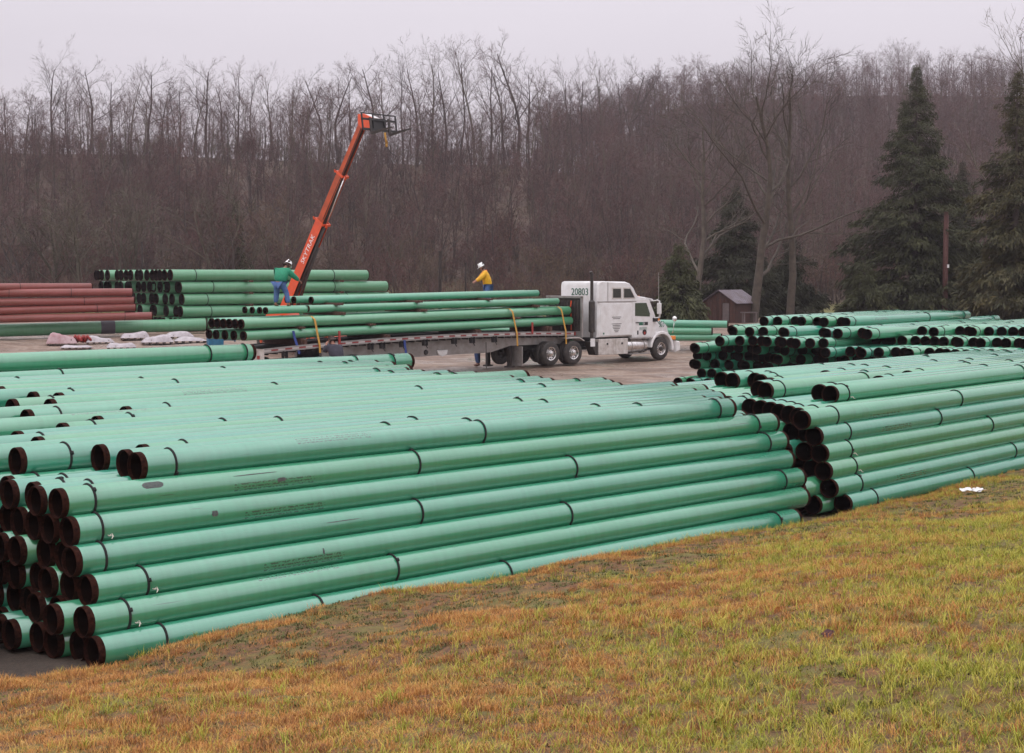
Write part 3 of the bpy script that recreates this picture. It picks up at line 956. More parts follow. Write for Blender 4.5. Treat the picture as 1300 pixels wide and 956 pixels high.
if rest:
    b = MB()
    mats_ = [M['rust'], M['bore']] + [M[k] for k in rest]
    for ci, (coat, qs) in enumerate(rest.items()):
        for q in qs:
            p = Vector(q['p']); d = Vector((math.cos(q['h']) * math.cos(q['tilt']), math.sin(q['h']) * math.cos(q['tilt']), -math.sin(q['tilt'])))
            r = q['D'] / 2
            b.tube([p + d * .1, p + d * (q['L'] - .1)], r, 14, False, ci + 2)
            b.tube([p, p + d * .1], r - .003, 14, False, 0)
            b.tube([p + d * (q['L'] - .1), p + d * q['L']], r - .003, 14, False, 0)
            b.tube([p + d * .001, p + d * q['L']], r - .013, 14, False, 1)
    o = b.build('packed_pipes', mats_, None, True)
    tag(o, 'mass of dark pipe ends packed deep inside the green piles', 'pipes', 'packed pipes', 'stuff')

# marks on the front pipes
def barrel_patch(key, x0, x1, a0, a1, name='grey_patch'):
    if key not in PO: return
    root = PO[key]
    roll = root.rotation_euler[0]
    b = MB()
    nx, na = 8, 5
    vs, fs = [], []
    rnd = random.Random(key)
    for i in range(nx + 1):
        for j in range(na + 1):
            ex = (1 - abs(2 * j / na - 1) ** 2 * .35)
            x = (x0 + x1) / 2 + (i / nx - .5) * (x1 - x0) * ex + rnd.uniform(-.006, .006)
            a = R(a0 + (a1 - a0) * j / na) - roll + rnd.uniform(-.01, .01)
            r = D0 / 2 + .0015
            vs.append((x, math.cos(a) * r, math.sin(a) * r))
    for i in range(nx):
        for j in range(na):
            fs.append((i * (na + 1) + j, (i + 1) * (na + 1) + j, (i + 1) * (na + 1) + j + 1, i * (na + 1) + j + 1))
    b.add(vs, fs)
    b.build(name, M['scuff'], root, True)
# angle 180 = towards the camera side, 90 = straight up
barrel_patch('A5_0', .92, 1.18, 205 - 90 + 10, 205 - 90 + 38)
barrel_patch('A5_0', 2.62, 2.74, 168, 184)
barrel_patch('A5_0', 2.05, 2.65, 139, 143)
barrel_patch('A4_0', 1.62, 1.70, 160, 182)
barrel_patch('A2_0', 2.85, 2.87, 150, 175)
barrel_patch('A3_0', 3.1, 3.6, 158, 161)

# ---------------------------------------------------------------- wheels and lettering
def text_mesh(s, size, material, depth=0.004, name='lettering', spacing=1.0, shear=0.0, sx=1.0):
    cu = bpy.data.curves.new('t', 'FONT')
    cu.body = s
    cu.size = size
    cu.extrude = depth
    cu.space_character = spacing
    cu.shear = shear
    cu.align_x = 'CENTER'
    cu.align_y = 'CENTER'
    o = bpy.data.objects.new('t', cu)
    C.objects.link(o)
    dg = bpy.context.evaluated_depsgraph_get()
    me = bpy.data.meshes.new_from_object(o.evaluated_get(dg))
    bpy.data.objects.remove(o)
    bpy.data.curves.remove(cu)
    me.materials.clear()
    me.materials.append(material)
    me.name = name
    for v in me.vertices:
        v.co.x *= sx
    return me

def wheel_parts(parent, loc, r=.52, wd=.27, dual=False, rim='chrome', outer=-1):
    """wheel with its axle along y; the outer face looks towards y*outer"""
    o = bpy.data.objects.new('wheel', None)
    C.objects.link(o)
    o.parent = parent
    o.location = loc
    b = MB()
    for k in range(2 if dual else 1):
        off = -outer * k * (wd + .06)
        y0, y1 = off - wd / 2, off + wd / 2
        b.lathe([(r * .56, y0), (r * .86, y0 - .005), (r * .97, y0 + .03), (r, y0 + .06), (r, y0 + .11), (r - .012, y0 + .115), (r - .012, y0 + .13), (r, y0 + .135),
                 (r, y1 - .06), (r * .97, y1 - .03), (r * .86, y1 + .005), (r * .56, y1), (r * .56, y0)], 'y', 40)
    autosmooth(b.build('tyre', M['tyre'], o))
    f = outer
    b = MB()
    yo = f * wd / 2
    b.lathe([(r * .57, yo), (r * .55, yo - f * .02), (r * .50, yo - f * .03), (r * .48, yo - f * .10), (r * .30, yo - f * (.10 if not dual else .13)), (r * .27, yo - f * .04), (r * .20, yo - f * .035)], 'y', 32)
    autosmooth(b.build('rim', M[rim], o))
    b = MB()
    b.lathe([(r * .22, yo - f * .06), (r * .20, yo + f * .02), (r * .12, yo + f * .04), (0.001, yo + f * .04)], 'y', 18)
    autosmooth(b.build('hub', M['dark' if not dual else 'chrome'], o))
    b = MB()
    for k in range(10):
        a = 2 * math.pi * k / 10
        b.tube([(math.cos(a) * r * .40, yo - f * (.10 if not dual else .13), math.sin(a) * r * .40), (math.cos(a) * r * .40, yo - f * .085, math.sin(a) * r * .40)], r * .055, 8)
    b.build('hand_hole', M['chassis'], o)
    return o

# ---------------------------------------------------------------- the lorry tractor
tp = pt(840, 457, 70)
T = thing('truck_tractor', 'white long-nose sleeper lorry numbered 20803 hauling the pipe trailer', 'truck', (tp[0], tp[1], tp[2] + .0), R(42))
# local: x forward (front axle 0), y to the far side, z up
b = MB()
prof = [(-4.1, 1.13), (-4.1, 3.42), (-4.05, 3.55), (-3.9, 3.60), (-2.35, 3.58), (-2.05, 3.50), (-1.82, 3.32), (-1.66, 3.08), (-1.5, 2.93), (-1.05, 2.88),
        (-.78, 2.80), (-.66, 2.62), (-.36, 2.02), (-.32, 1.85), (-.35, 1.25), (-.50, 1.0), (-1.9, 1.0), (-1.95, 1.13)]
b.prism(prof, .03, 2.42, 0, .07)
cab = autosmooth(b.build('cab', M['white'], T), 40)
b = MB()   # bonnet, narrowing to the nose
st = [(-.36, .10, 2.35, 2.02, 1.05), (.1, .25, 2.2, 1.94, 1.0), (.55, .42, 2.03, 1.83, .95), (.92, .52, 1.93, 1.68, .85), (1.10, .60, 1.85, 1.45, .7), (1.16, .66, 1.79, 1.1, .55)]
vs, fs = [], []
for x, ya, yb, zt, zb in st:
    vs += [(x, ya, zb), (x, ya - .02, (zt + zb) / 2 + .1), (x, ya + .06, zt - .10), (x, ya + .26, zt), (x, yb - .26, zt), (x, yb - .06, zt - .10), (x, yb + .02, (zt + zb) / 2 + .1), (x, yb, zb)]
for i in range(len(st) - 1):
    for k in range(7):
        fs.append((i * 8 + k + 1, i * 8 + k, i * 8 + 8 + k, i * 8 + 9 + k))
fs.append(tuple((len(st) - 1) * 8 + k for k in range(8)))
b.add(vs, fs)
autosmooth(b.build('bonnet', M['white'], T), 40)
def fender(y0, y1):
    b = MB()
    out, inn = [], []
    for k in range(13):
        a = R(-8 + 182 * k / 12)
        out.append((math.cos(a) * .78 + .04, .52 + math.sin(a) * (.80 if 0 < k < 12 else .7)))
        inn.append((math.cos(a) * .66 + .02, .52 + math.sin(a) * .66))
    poly = out + inn[::-1]
    n = len(out)
    vs = []
    for y in (y0, y1):
        vs += [(x, y, z) for x, z in out] + [(x, y, z) for x, z in inn]
    fs = []
    m = 2 * n
    for k in range(n - 1):
        fs += [(k, k + 1, n + k + 1, n + k), (m + k + 1, m + k, m + n + k, m + n + k + 1), (k + 1, k, m + k, m + k + 1), (n + k, n + k + 1, m + n + k + 1, m + n + k)]
    fs += [(0, n, m + n, m), (n - 1, m + n - 1, m + 2 * n - 1, 2 * n - 1)]
    b.add(vs, fs)
    o = b.build('fender', M['white'], T, bevel=.03)
    autosmooth(o, 40)
fender(-.02, .62); fender(1.83, 2.47)
b = MB(); b.prism([(1.0, .34), (1.26, .40), (1.30, .60), (1.22, .82), (1.0, .86)], 0.0, 2.45, 0, .04)
autosmooth(b.build('bumper', M['white'], T), 30)
b = MB(); b.bb(.80, 1.0, .03, .26, .90, 1.08)
b.build('headlight', M['amber'], T, bevel=.03)
b = MB(); b.bb(.80, 1.0, 2.19, 2.42, .90, 1.08)
b.build('headlight', M['amber'], T, bevel=.03)
b = MB(); b.bb(1.17, 1.20, .75, 1.70, .85, 1.5); b.build('grille', M['chrome'], T)
# chassis
b = MB()
for y in (.78, 1.55):
    b.bb(-8.0, .9, y, y + .09, .66, .96)
b.bb(-7.6, -4.0, .5, 1.95, .60, .72); b.bb(-.2, .2, .3, 2.1, .45, .6)
b.bb(-4.05, -.45, .25, 2.2, .98, 1.12)
b.build('chassis', M['chassis'], T)
b = MB(); b.prism([(-7.3, .98), (-6.9, 1.16), (-5.4, 1.16), (-5.0, .98)], .75, 1.7); b.build('fifth_wheel', M['dark'], T)
# door, its seams, windows
DZ = -.004
b = MB(); b.prism([(-1.88, 1.1), (-1.90, 2.80), (-.92, 2.78), (-.60, 2.10), (-.56, 1.30), (-.62, 1.1)], .012, .06, 0, .01)
door = autosmooth(b.build('door', M['white'], T), 30)
b = MB(); b.prism([(-1.76, 2.04), (-1.76, 2.62), (-1.02, 2.62), (-.78, 2.12), (-.80, 2.0)], .004, .05); b.build('door_window', M['glassgreen'], door)
b = MB(); b.bb(-1.72, -1.50, -.018, .02, 1.72, 1.76); b.build('handle', M['chassis'], door)
b = MB(); b.bb(-1.50, -1.22, .000, .03, 1.62, 1.76); sg = b.build('company_sign', M['deepgreen'], door)
b = MB(); b.bb(-1.20, -.92, .000, .03, 1.62, 1.76); b.build('company_sign', M['chassis'], door)
me = text_mesh('LS', .13, M['lettering'], .003)
inst('lettering', me, door, (-1.20, -.006, 1.69), (R(90), 0, 0))
b = MB()
for k in range(3): b.bb(-1.48, -.98, .004, .03, 1.50 - k * .05, 1.515 - k * .05)
b.build('small_print', M['deepgreen'], door)
b = MB(); b.lathe([(.001, -.004), (.13, -.004), (.13, .03)], 'y', 24, (-1.14, 0, 1.30)); b.build('round_emblem', M['chassis'], door)
b = MB(); b.lathe([(.001, -.008), (.07, -.008), (.07, .02)], 'y', 16, (-1.14, 0, 1.26)); b.build('emblem_centre', M['redpaint'], door)
b = MB(); b.bb(-1.62, -1.54, .000, .03, 1.2, 1.38); b.build('small_plate', M['chassis'], door)
for x0, x1, sl in ((-3.18, -2.66, 0), (-2.48, -1.78, .28)):
    b = MB(); b.prism([(x0, 2.86), (x0, 3.27), (x1 - sl, 3.27), (x1, 2.86)], .006, .06, 0, .02)
    b.build('sleeper_window', M['glass'], T)
    b = MB(); b.prism([(x0 - .05, 2.81), (x0 - .05, 3.32), (x1 - sl + .03, 3.32), (x1 + .06, 2.81)], .016, .06, 0, .015)
    b.build('window_frame', M['whitelow'], T)
b = MB(); b.bb(-4.12, -1.68, .004, .05, 2.68, 2.715); b.bb(-3.5, -3.47, .02, .045, 2.72, 3.56); b.build('roof_seam', M['alu'], T)
b = MB(); b.bb(-3.98, -2.02, .008, .05, 1.2, 2.62); b.build('sleeper_panel', M['white'], T, bevel=.02)
b = MB()
for k, (a, c) in enumerate(((.0, .6), (.07, .45), (.30, .62), (.37, .5), (.44, .5), (.51, .42), (.58, .3), (.65, .2))):
    b.bb(-3.0 - c / 2 + .05, -3.0 + c / 2 + .05, .002, .02, 2.0 - a, 2.025 - a)
b.build('small_print', M['dark'], T)
b = MB(); b.bb(-3.8, -3.72, .002, .02, 1.26, 1.34); b.build('green_sticker', M['deepgreen'], T)
n1 = text_mesh('20803', .38, M['deepgreen'], .004, 'fleet_number', 1.0, sx=.9)
inst('fleet_number', n1, T, (.12, .245, 1.62), (R(84), 0, R(12)))
n2 = text_mesh('20803', .44, M['deepgreen'], .004, 'fleet_number', 1.0)
inst('fleet_number', n2, T, (-4.112, 1.15, 3.12), (R(90), 0, R(-90)))
# windscreen and visor
b = MB()
b.add([(-.76, .22, 2.70), (-.35, .22, 2.04), (-.35, 2.23, 2.04), (-.76, 2.23, 2.70), (-.74, .22, 2.72), (-.33, .22, 2.06), (-.33, 2.23, 2.06), (-.74, 2.23, 2.72)],
      [(0, 1, 2, 3), (7, 6, 5, 4), (0, 4, 5, 1), (1, 5, 6, 2), (2, 6, 7, 3), (3, 7, 4, 0)])
b.build('windscreen', M['glass'], T)
b = MB(); b.prism([(-1.0, 2.86), (-.62, 2.80), (-.50, 2.68), (-.56, 2.68), (-.72, 2.76), (-1.0, 2.80)], .02, 2.43); b.build('sun_visor', M['white'], T)
# mirrors
for y, s in ((-.26, -1), (2.71, 1)):
    b = MB()
    b.tube([(-.62, y + .26 * -s * 0 + (.30 * -s if False else 0), 2.72), (-.60, y, 2.74), (-.45, y, 2.70), (-.40, y, 2.2), (-.44, y, 1.95)], .035, 8)
    b.tube([(-.66, y - s * .30, 2.70), (-.60, y, 2.73)], .025, 6)
    b.tube([(-.55, y - s * .30, 1.92), (-.44, y, 1.96)], .025, 6)
    arm = b.build('mirror_arm', M['white'], T, True)
    b = MB(); b.box((-.46, y, 2.36), (.10, .22, .50)); b.build('mirror', M['white'], T, bevel=.03)
    b = MB(); b.tube([(.95, y - s * .45, 1.2), (1.02, y - s * .42, 1.72)], .014, 6)
    b.lathe([(.001, -.10), (.07, -.09), (.12, -.02), (.13, .02), (.001, .03)], 'x', 16, (1.04, y - s * .42, 1.86))
    b.build('bonnet_mirror', M['chrome'], T, True)
b = MB(); b.bb(-.60, -.30, -.05, .03, 1.76, 1.94); b.build('air_cleaner', M['chassis'], T, bevel=.03)
b = MB(); b.bb(-.30, -.18, -.04, .04, 1.80, 1.90); b.build('marker_lamp', M['amber'], T)
for y in (.5, .85, 1.2, 1.55, 1.9):
    b = MB(); b.bb(-1.05, -.93, y, y + .1, 2.87, 2.93); b.build('marker_lamp', M['amber'], T)
b = MB(); b.tube([(-.45, -.20, 1.9), (-.44, -.2, 4.0)], .012, 5); b.build('whip_antenna', M['alu'], T)
# steps, tank, side boxes
b = MB(); b.lathe([(.001, -2.16), (.30, -2.16), (.33, -2.12), (.33, -.86), (.30, -.82), (.001, -.82)], 'x', 28, (0, .36, .70))
tank = autosmooth(b.build('fuel_tank', M['chrome'], T), 40)
for x in (-1.9, -1.1):
    b = MB(); b.torus((x, .36, .70), .332, .02, 'x', 28, 5); b.build('tank_strap', M['alu'], tank)
b = MB(); b.bb(-2.1, -.75, -.02, .3, 1.02, 1.07); b.bb(-2.1, -.75, -.02, .25, .32, .36); b.build('step', M['alu'], T)
for x0, x1 in ((-4.05, -2.98), (-2.96, -2.2)):
    b = MB(); b.bb(x0, x1, .02, .6, .36, 1.06); bx = b.build('side_box', M['whitelow'], T, bevel=.02)
    b = MB(); b.bb((x0 + x1) / 2 - .04, (x0 + x1) / 2 + .04, .0, .03, .80, .88); b.build('latch', M['chassis'], bx)
b = MB(); b.prism([(-4.5, .95), (-4.08, .95), (-4.08, .36), (-4.2, .36)], .05, .5); b.build('battery_step', M['dark'], T)
b = MB(); b.bb(-4.55, -4.3, .0, .05, .75, 1.1); b.build('mud_plate', M['white'], T)
# exhaust
for y in (.16,):
    b = MB(); b.tube([(-4.35, y, 1.0), (-4.35, y, 1.35), (-4.35, y, 1.40), (-4.35, y, 2.70), (-4.35, y, 2.78), (-4.35, y, 3.9), (-4.42, y, 4.02)], [.07, .07, .14, .14, .075, .07, .07], 14)
    autosmooth(b.build('exhaust_stack', M['dark'], T))
# wheels
wheel_parts(T, (0, .16, .52), .52, .28)
wheel_parts(T, (0, 2.29, .52), .52, .28, outer=1)
for x in (-5.55, -6.9):
    wheel_parts(T, (x, .16, .52), .52, .25, True)
    wheel_parts(T, (x, 2.29, .52), .52, .25, True, outer=1)
b = MB(); b.prism([(-6.0, 1.14), (-5.2, 1.14), (-4.9, 1.0), (-4.9, 1.04), (-5.2, 1.18), (-6.0, 1.18)], .05, .7); b.build('wheel_guard', M['whitelow'], T)
# headache rack behind the cab
b = MB()
x = -4.95
for y in (.12, 2.3): b.bb(x - .05, x + .05, y, y + .10, 1.15, 2.92)
b.bb(x - .05, x + .05, .12, 2.40, 2.86, 2.96); b.bb(x - .05, x + .05, .22, 2.30, 1.20, 1.42)
b.bb(x - .02, x + .03, .24, 2.28, 1.42, 1.9, 1); b.bb(x + .03, x + .05, .24, 2.28, 1.42, 2.86, 1)
rack = b.build('headache_rack', [M['alu'], M['dark']], T, bevel=.015)
rr = random.Random(9)
for k in range(9):
    y = .35 + k * .21
    b = MB(); pts = [(x - .06, y, 2.75)]
    for j in range(6): pts.append((x - .06 - rr.uniform(0, .06), y + rr.uniform(-.04, .04), 2.75 - (j + 1) * rr.uniform(.15, .22)))
    b.tube(pts, rr.uniform(.02, .045), 6); b.build('hanging_chain', M['dark'] if k != 2 else M['orange'], rack)
b = MB(); b.bb(x - .12, x - .05, .5, .62, 1.25, 1.40); b.build('tail_lamp', M['redpaint'], rack)

# ---------------------------------------------------------------- the flatbed trailer
P0 = pt(336, 443, 55.0)
TR = thing('flatbed_trailer', 'long silver flatbed trailer carrying green pipes behind the white lorry', 'trailer', (P0[0], P0[1], P0[2] - 1.45), R(TRH))
TR.rotation_euler = (0, -math.asin(.20 / 16.3), R(TRH))
TL = 16.3
def lx(px):
    a = (px - 650) / 1950
    return (8.86 + 55 * a) / (.7096 - .7046 * a)
def cam_z(x):
    return .18 * (1 - ((x - 8.15) / 8.15) ** 2)
def long_bars(bars, name, m, ns=14):
    b = MB()
    for x0, x1, y0, y1, zlo, zhi in bars:
        vs, fs = [], []
        for i in range(ns + 1):
            x = x0 + (x1 - x0) * i / ns
            a_, c_ = (zlo(x) if callable(zlo) else zlo) + cam_z(x), zhi + cam_z(x)
            vs += [(x, y0, a_), (x, y1, a_), (x, y1, c_), (x, y0, c_)]
        for i in range(ns):
            for k in range(4):
                fs.append((i * 4 + k, i * 4 + (k + 1) % 4, i * 4 + 4 + (k + 1) % 4, i * 4 + 4 + k))
        fs += [(0, 3, 2, 1), (ns * 4, ns * 4 + 1, ns * 4 + 2, ns * 4 + 3)]
        b.add(vs, fs)
    return b.build(name, m, TR)
long_bars([(0, TL, .06, 2.5, 1.30, 1.41)], 'deck', M['dark'])
long_bars([(0, TL, .0, .06, 1.40, 1.455), (0, TL, .0, .06, 1.28, 1.34), (0, TL, 2.5, 2.56, 1.28, 1.45)], 'side_rail', M['alu'])
long_bars([(0.004, TL - .004, .006, .054, 1.341, 1.399)], 'reflective_tape', M['tape'])
for y in (.42, 1.95):
    long_bars([(2.9, 16.1, y, y + .14, lambda x: float(np.interp(x, [2.9, 4.3, 11.6, 12.8, 16.1], [.62, .58, .60, .86, .92])), 1.29)], 'main_beam', M['alu'], 24)
b = MB()
for k in range(39): b.bb(.2 + k * .41, .26 + k * .41, .1, 2.45, 1.2 + cam_z(.2 + k * .41), 1.295 + cam_z(.2 + k * .41))
b.build('crossmembers', M['dark'], TR)
b = MB(); b.bb(-.06, 0.0, 0, 2.56, .95, 1.44); tail = b.build('tail_board', M['whitelow'], TR)
for y in (.2, .5, 2.0, 2.3):
    b = MB(); b.bb(-.09, -.055, y, y + .13, 1.08, 1.2); b.build('tail_lamp', M['redpaint'], tail)
for x in (1.3, 4.3):
    wheel_parts(TR, (x, .30, .52), .52, .25, True, 'whitelow')
    wheel_parts(TR, (x, 2.26, .52), .52, .25, True, 'whitelow', outer=1)
b = MB(); b.bb(1.0, 4.6, .75, .9, .45, .95); b.bb(1.0, 4.6, 1.7, 1.85, .45, .95); b.bb(1.25, 1.37, .2, 2.3, .46, .58); b.bb(4.25, 4.37, .2, 2.3, .46, .58); b.build('suspension', M['dark'], TR)
b = MB(); b.bb(3.62, 3.66, .05, .62, .45, 1.22); b.build('mud_flap', M['white'], TR)
b = MB(); b.bb(13.15, 13.19, .05, .65, .12, .95); b.build('mud_flap', M['alu'], TR)
for y in (.55, 1.85):
    b = MB(); b.bb(12.9, 13.04, y, y + .16, .12, .98); b.bb(12.8, 13.14, y - .06, y + .22, 0.06, .12); b.build('landing_leg', M['dark'], TR)
w_ = wheel_parts(TR, (13.0, 1.2, .66), .50, .25, False, 'dark'); w_.name = 'spare_wheel'
b = MB(); b.prism([(lx(563), .98), (lx(565), .80), (lx(570), .72), (lx(576), .80), (lx(577), .98)], .36, .42); b.build('white_plate', M['white'], TR, bevel=.03)
b = MB(); b.lathe([(.001, .0), (.09, .0), (.11, .04), (.11, .14)], 'y', 18, (lx(550), .38, .93)); b.build('lamp', M['chassis'], TR)  # added black disc standing in for a round dark hole in the beam
for x in (.9, lx(471), lx(486), lx(511), lx(540), lx(577), lx(600), lx(628)):
    b = MB(); b.lathe([(.001, -.10), (.055, -.10), (.055, .05), (.001, .05)], 'y', 12, (x, .08, 1.16))
    b.bb(x - .09, x - .07, -.08, .08, 1.05, 1.30); b.bb(x + .07, x + .09, -.08, .08, 1.05, 1.30)
    b.tube([(x - .03, -.06, 1.1), (x + .06, -.09, .95)], .02, 6)
    b.build('strap_winch', M['chassis'], TR).location = (0, 0, cam_z(x))
for x in (lx(431), lx(676)):
    b = MB(); b.bb(x - .04, x + .04, -.05, 0.0, 1.35, 1.85); b.build('side_stake', M['redpaint'], TR).location = (0, 0, cam_z(x))
# straps over the load: each lies over the pipes and hangs to the rail
def ribbon(path, wid, m, name, label, group, cat='strap'):
    """path of (x, y, z) in the trailer's frame"""
    b = MB()
    vs, fs = [], []
    for x, y, z in path:
        vs += [(x - wid, y, z), (x + wid, y, z), (x + wid, y - .012, z - .006), (x - wid, y - .012, z - .006)]
    for i in range(len(path) - 1):
        o = i * 4
        for k in range(4):
            fs.append((o + k, o + (k + 1) % 4, o + 4 + (k + 1) % 4, o + 4 + k))
    b.add(vs, fs)
    o = b.build(name, m)
    o.location = TR.location; o.rotation_euler = TR.rotation_euler
    tag(o, label, cat, group)
def strap(x, bot, label):
    p = [(x, 2.5, 1.45), (x, 2.46, 2.3), (x, 2.3, 2.545), (x, .5, 2.55), (x - .02, .34, 2.55), (x - .01, .17, 2.44), (x + .0, .13, 2.30), (x + .02, .06, 1.95), (x + .04, -.05, 1.5), (x + .05, -.06, bot)]
    ribbon(p, .042, M['yellow'], 'load_strap', label, 'yellow straps over the trailer load')
strap(lx(404), 1.2, 'yellow strap over the load above the man in the dark shirt')
strap(lx(655), 1.0, 'yellow strap over the load left of the lorry drive wheels')
strap(lx(717), .95, 'yellow strap over the load nearest the lorry cab')
def hang(x, z0, z1, label, sway=.06, y=-.09):
    n = 6
    ribbon([(x + sway * i / n, y + .02 * math.sin(i), z0 + (z1 - z0) * i / n) for i in range(n + 1)], .055, M['blue'], 'hanging_strap', label, 'blue straps hanging from the trailer')
hang(lx(512), 1.5, .02, 'long blue strap hanging down the trailer side to the ground', .25)
hang(lx(374), 2.05, 1.2, 'short blue strap hanging over the bottom pipe at the trailer tail', .25, .05)
b = MB(); b.tube([(lx(624), .3, 1.2), (lx(624), .3, .12)], .02, 6); b.build('hanging_rod', M['dark'], TR)
# timber spacers between the load layers
for px, z, hgt in ((386, 2.14, .09), (476, 2.14, .09), (660, 2.14, .09), (388, 1.58, .32), (494, 1.58, .32), (610, 1.58, .32), (700, 1.58, .32), (443, 2.60, .13), (547, 2.60, .12), (690, 2.60, .12), (444, 2.95, .10), (545, 2.95, .10), (634, 2.95, .10)):
    x = lx(px)
    if z == 1.58:
        zt_ = 1.745
        hgt = zt_ - 1.415 - cam_z(x)
        z2_ = zt_ - hgt / 2
    else:
        z2_ = z
    b = MB(); b.box((0, 1.3, 0), (.14, 2.3, hgt)); b.box((.05, .10, .0), (.12, .16, hgt * .8))
    o = b.build('timber_spacer', M['wood'], None, bevel=.01)
    o.matrix_world = TR.matrix_basis @ Matrix.Translation((x, (z - 2.1) * .5 if z > 2.2 else 0, z2_))
    lay = {2.14: 'between the two lowest pipe layers', 1.58: 'between deck and bottom pipes', 2.60: 'under the third pipe layer', 2.95: 'under the topmost pipes'}[z]
    wh = 'near the tail' if px < 420 else ('at the middle' if px < 600 else 'towards the lorry cab')
    tag(o, 'dark timber spacer %s, %s' % (lay, wh + (' left one' if px in (443, 444, 476) else (' right one' if px in (547, 545, 494, 700) else ''))), 'timber', 'timber spacers in the trailer load')

# ---------------------------------------------------------------- far left stack: timber spacers
for r in range(1, 5):
    for k, uo in enumerate((4.2, 10.4)):
        p = fE(uo, -.34)
        b = MB(); b.box((0, 4.6, 0), (.16, 10.2, .05)); b.box((0, -.42, 0), (.20, .16, .14))
        o = b.build('timber_spacer', M['wood'])
        o.location = (p[0], p[1], zE + (r - 1.5) * (DE + .055)); o.rotation_euler = (0, 0, R(hE))
        tag(o, 'dark timber spacer under the %s layer of the far left green stack, %s end' % (ORD[r], 'left' if k == 0 else 'right'), 'timber', 'timber spacers in the far left stack')
# grey wrap round the big single pipe on the yard
gq = [q for q in PIPES if q['key'] == 'G0'][0]
b = MB(); xw = 18 - 131 / 262 * 18 * .56 - 0.4
b.lathe([(.351, xw - .38), (.366, xw - .36), (.366, xw + .36), (.351, xw + .38)], 'x', 36)
M['wrap'] = mat('grey_wrap', (.075, .07, .085), .6, bump=.3, bscale=40)
autosmooth(b.build('joint_wrap', M['wrap'], PO['G0']))

# ---------------------------------------------------------------- telehandler with its boom up
BP = pt(371, 374, 75.0)
HP = pt(463, 152, 71.6)
hd = math.atan2(HP[1] - BP[1], HP[0] - BP[0])
dirb = (HP - BP).normalized()
elev = math.asin(dirb[2])
gb = gz(BP[0], BP[1])
piv_back = (BP[2] - gb - 1.9) / math.tan(elev)
TB = thing('telehandler', 'orange telehandler with its long boom raised high above the pipe load', 'forklift', (BP[0], BP[1], gb), hd)
zb = BP[2] - gb            # boom passes this height at local x = 0
bx0 = -piv_back            # pivot
b = MB(); b.prism([(bx0 - 1.0, .75), (bx0 - 1.1, 1.5), (bx0 - .6, 2.0), (bx0 + .3, 2.0), (bx0 + .8, 1.35), (bx0 + 3.6, 1.15), (bx0 + 4.0, .75)], -.55, .55, 0, .05)
autosmooth(b.build('body', M['orange'], TB))
b = MB(); b.prism([(bx0 + .9, 1.0), (bx0 + .8, 2.5), (bx0 + 1.1, 2.75), (bx0 + 2.0, 2.75), (bx0 + 2.5, 1.9), (bx0 + 2.5, 1.0)], .58, 1.25, 0, .04)
cb = autosmooth(b.build('cab', M['orange2'], TB))
b = MB(); b.prism([(bx0 + 1.0, 1.7), (bx0 + .98, 2.5), (bx0 + 1.95, 2.6), (bx0 + 2.35, 1.9), (bx0 + 2.35, 1.7)], 1.245, 1.26); b.build('window', M['glass'], cb)
b = MB(); b.bb(bx0 + .4, bx0 + 3.2, -1.25, -.6, .8, 1.5); b.build('engine_cover', M['orange'], TB, bevel=.06)
for x in (bx0 - .1, bx0 + 3.3):
    wheel_parts(TB, (x, -1.05, .62), .62, .38, False, 'orange2')
    wheel_parts(TB, (x, 1.05, .62), .62, .38, False, 'orange2', outer=1)
b = MB(); b.bb(bx0 - .25, bx0 + .05, -1, 1, .5, .75); b.bb(bx0 + 3.15, bx0 + 3.45, -1, 1, .5, .75); b.bb(bx0 + 3.9, bx0 + 4.2, -1.2, 1.2, .35, .6); b.build('axle', M['dark'], TB)
for y in (-1.15, 1.15):
    b = MB(); b.tube([(bx0 + 4.0, y, .7), (bx0 + 4.7, y, .12)], .07, 8); b.bb(bx0 + 4.5, bx0 + 4.95, y - .2, y + .2, .02, .1); b.build('stabiliser', M['white'], TB)
# boom: three box sections along a tilted axis, built in boom space (x along the boom)
BO = bpy.data.objects.new('boom', None); C.objects.link(BO); BO.parent = TB
BO.location = (bx0, 0, 1.9); BO.rotation_euler = (0, -elev, 0)
s0 = piv_back / math.cos(elev)
Lb = (HP - BP).length
fr = lambda px: s0 + Lb * px
def section(x0, x1, hw, hh, m, wall=.02):
    b = MB()
    b.bb(x0, x1, -hw, hw, hh - wall * 2, hh, 0)            # top plate
    b.bb(x0, x1, -hw, -hw + wall, -hh, hh - wall * 2, 0)     # sides
    b.bb(x0, x1, hw - wall, hw, -hh, hh - wall * 2, 0)
    b.bb(x0, x1, -hw + wall, hw - wall, -hh * .55, -hh * .5, 1)
    o = b.build('boom_section', [m, M['dark']], BO, bevel=.008)
    return o
S1 = section(-.4, fr(.43), .21, .27, M['orange'])
section(fr(.30), fr(.70), .165, .21, M['orange2'])
section(fr(.6), fr(1.0), .125, .165, M['orange2'])
for x, hw, hh in ((fr(.43), .26, .31), (fr(.70), .21, .25)):
    b = MB(); b.bb(x - .07, x + .05, -hw, hw, hh - .04, hh + .02); b.bb(x - .07, x + .05, -hw, -hw + .04, -hh, hh); b.bb(x - .07, x + .05, hw - .04, hw, -hh, hh); b.bb(x - .07, x + .05, -hw, hw, -hh - .04, -hh)
    b.tube([(x - .1, -.05, -hh - .10), (x + .1, -.05, -hh - .10)], .06, 8)
    b.tube([(x - .08, -hw, hh + .02), (x + .04, -hw - .02, hh + .1)], .04, 6)
    b.build('boom_collar', M['orange'], BO, bevel=.01)
b = MB(); b.tube([(fr(.02), -.06, -.34), (fr(.42), -.06, -.34)], .065, 10); b.build('ram_barrel', M['dark'], BO, True)
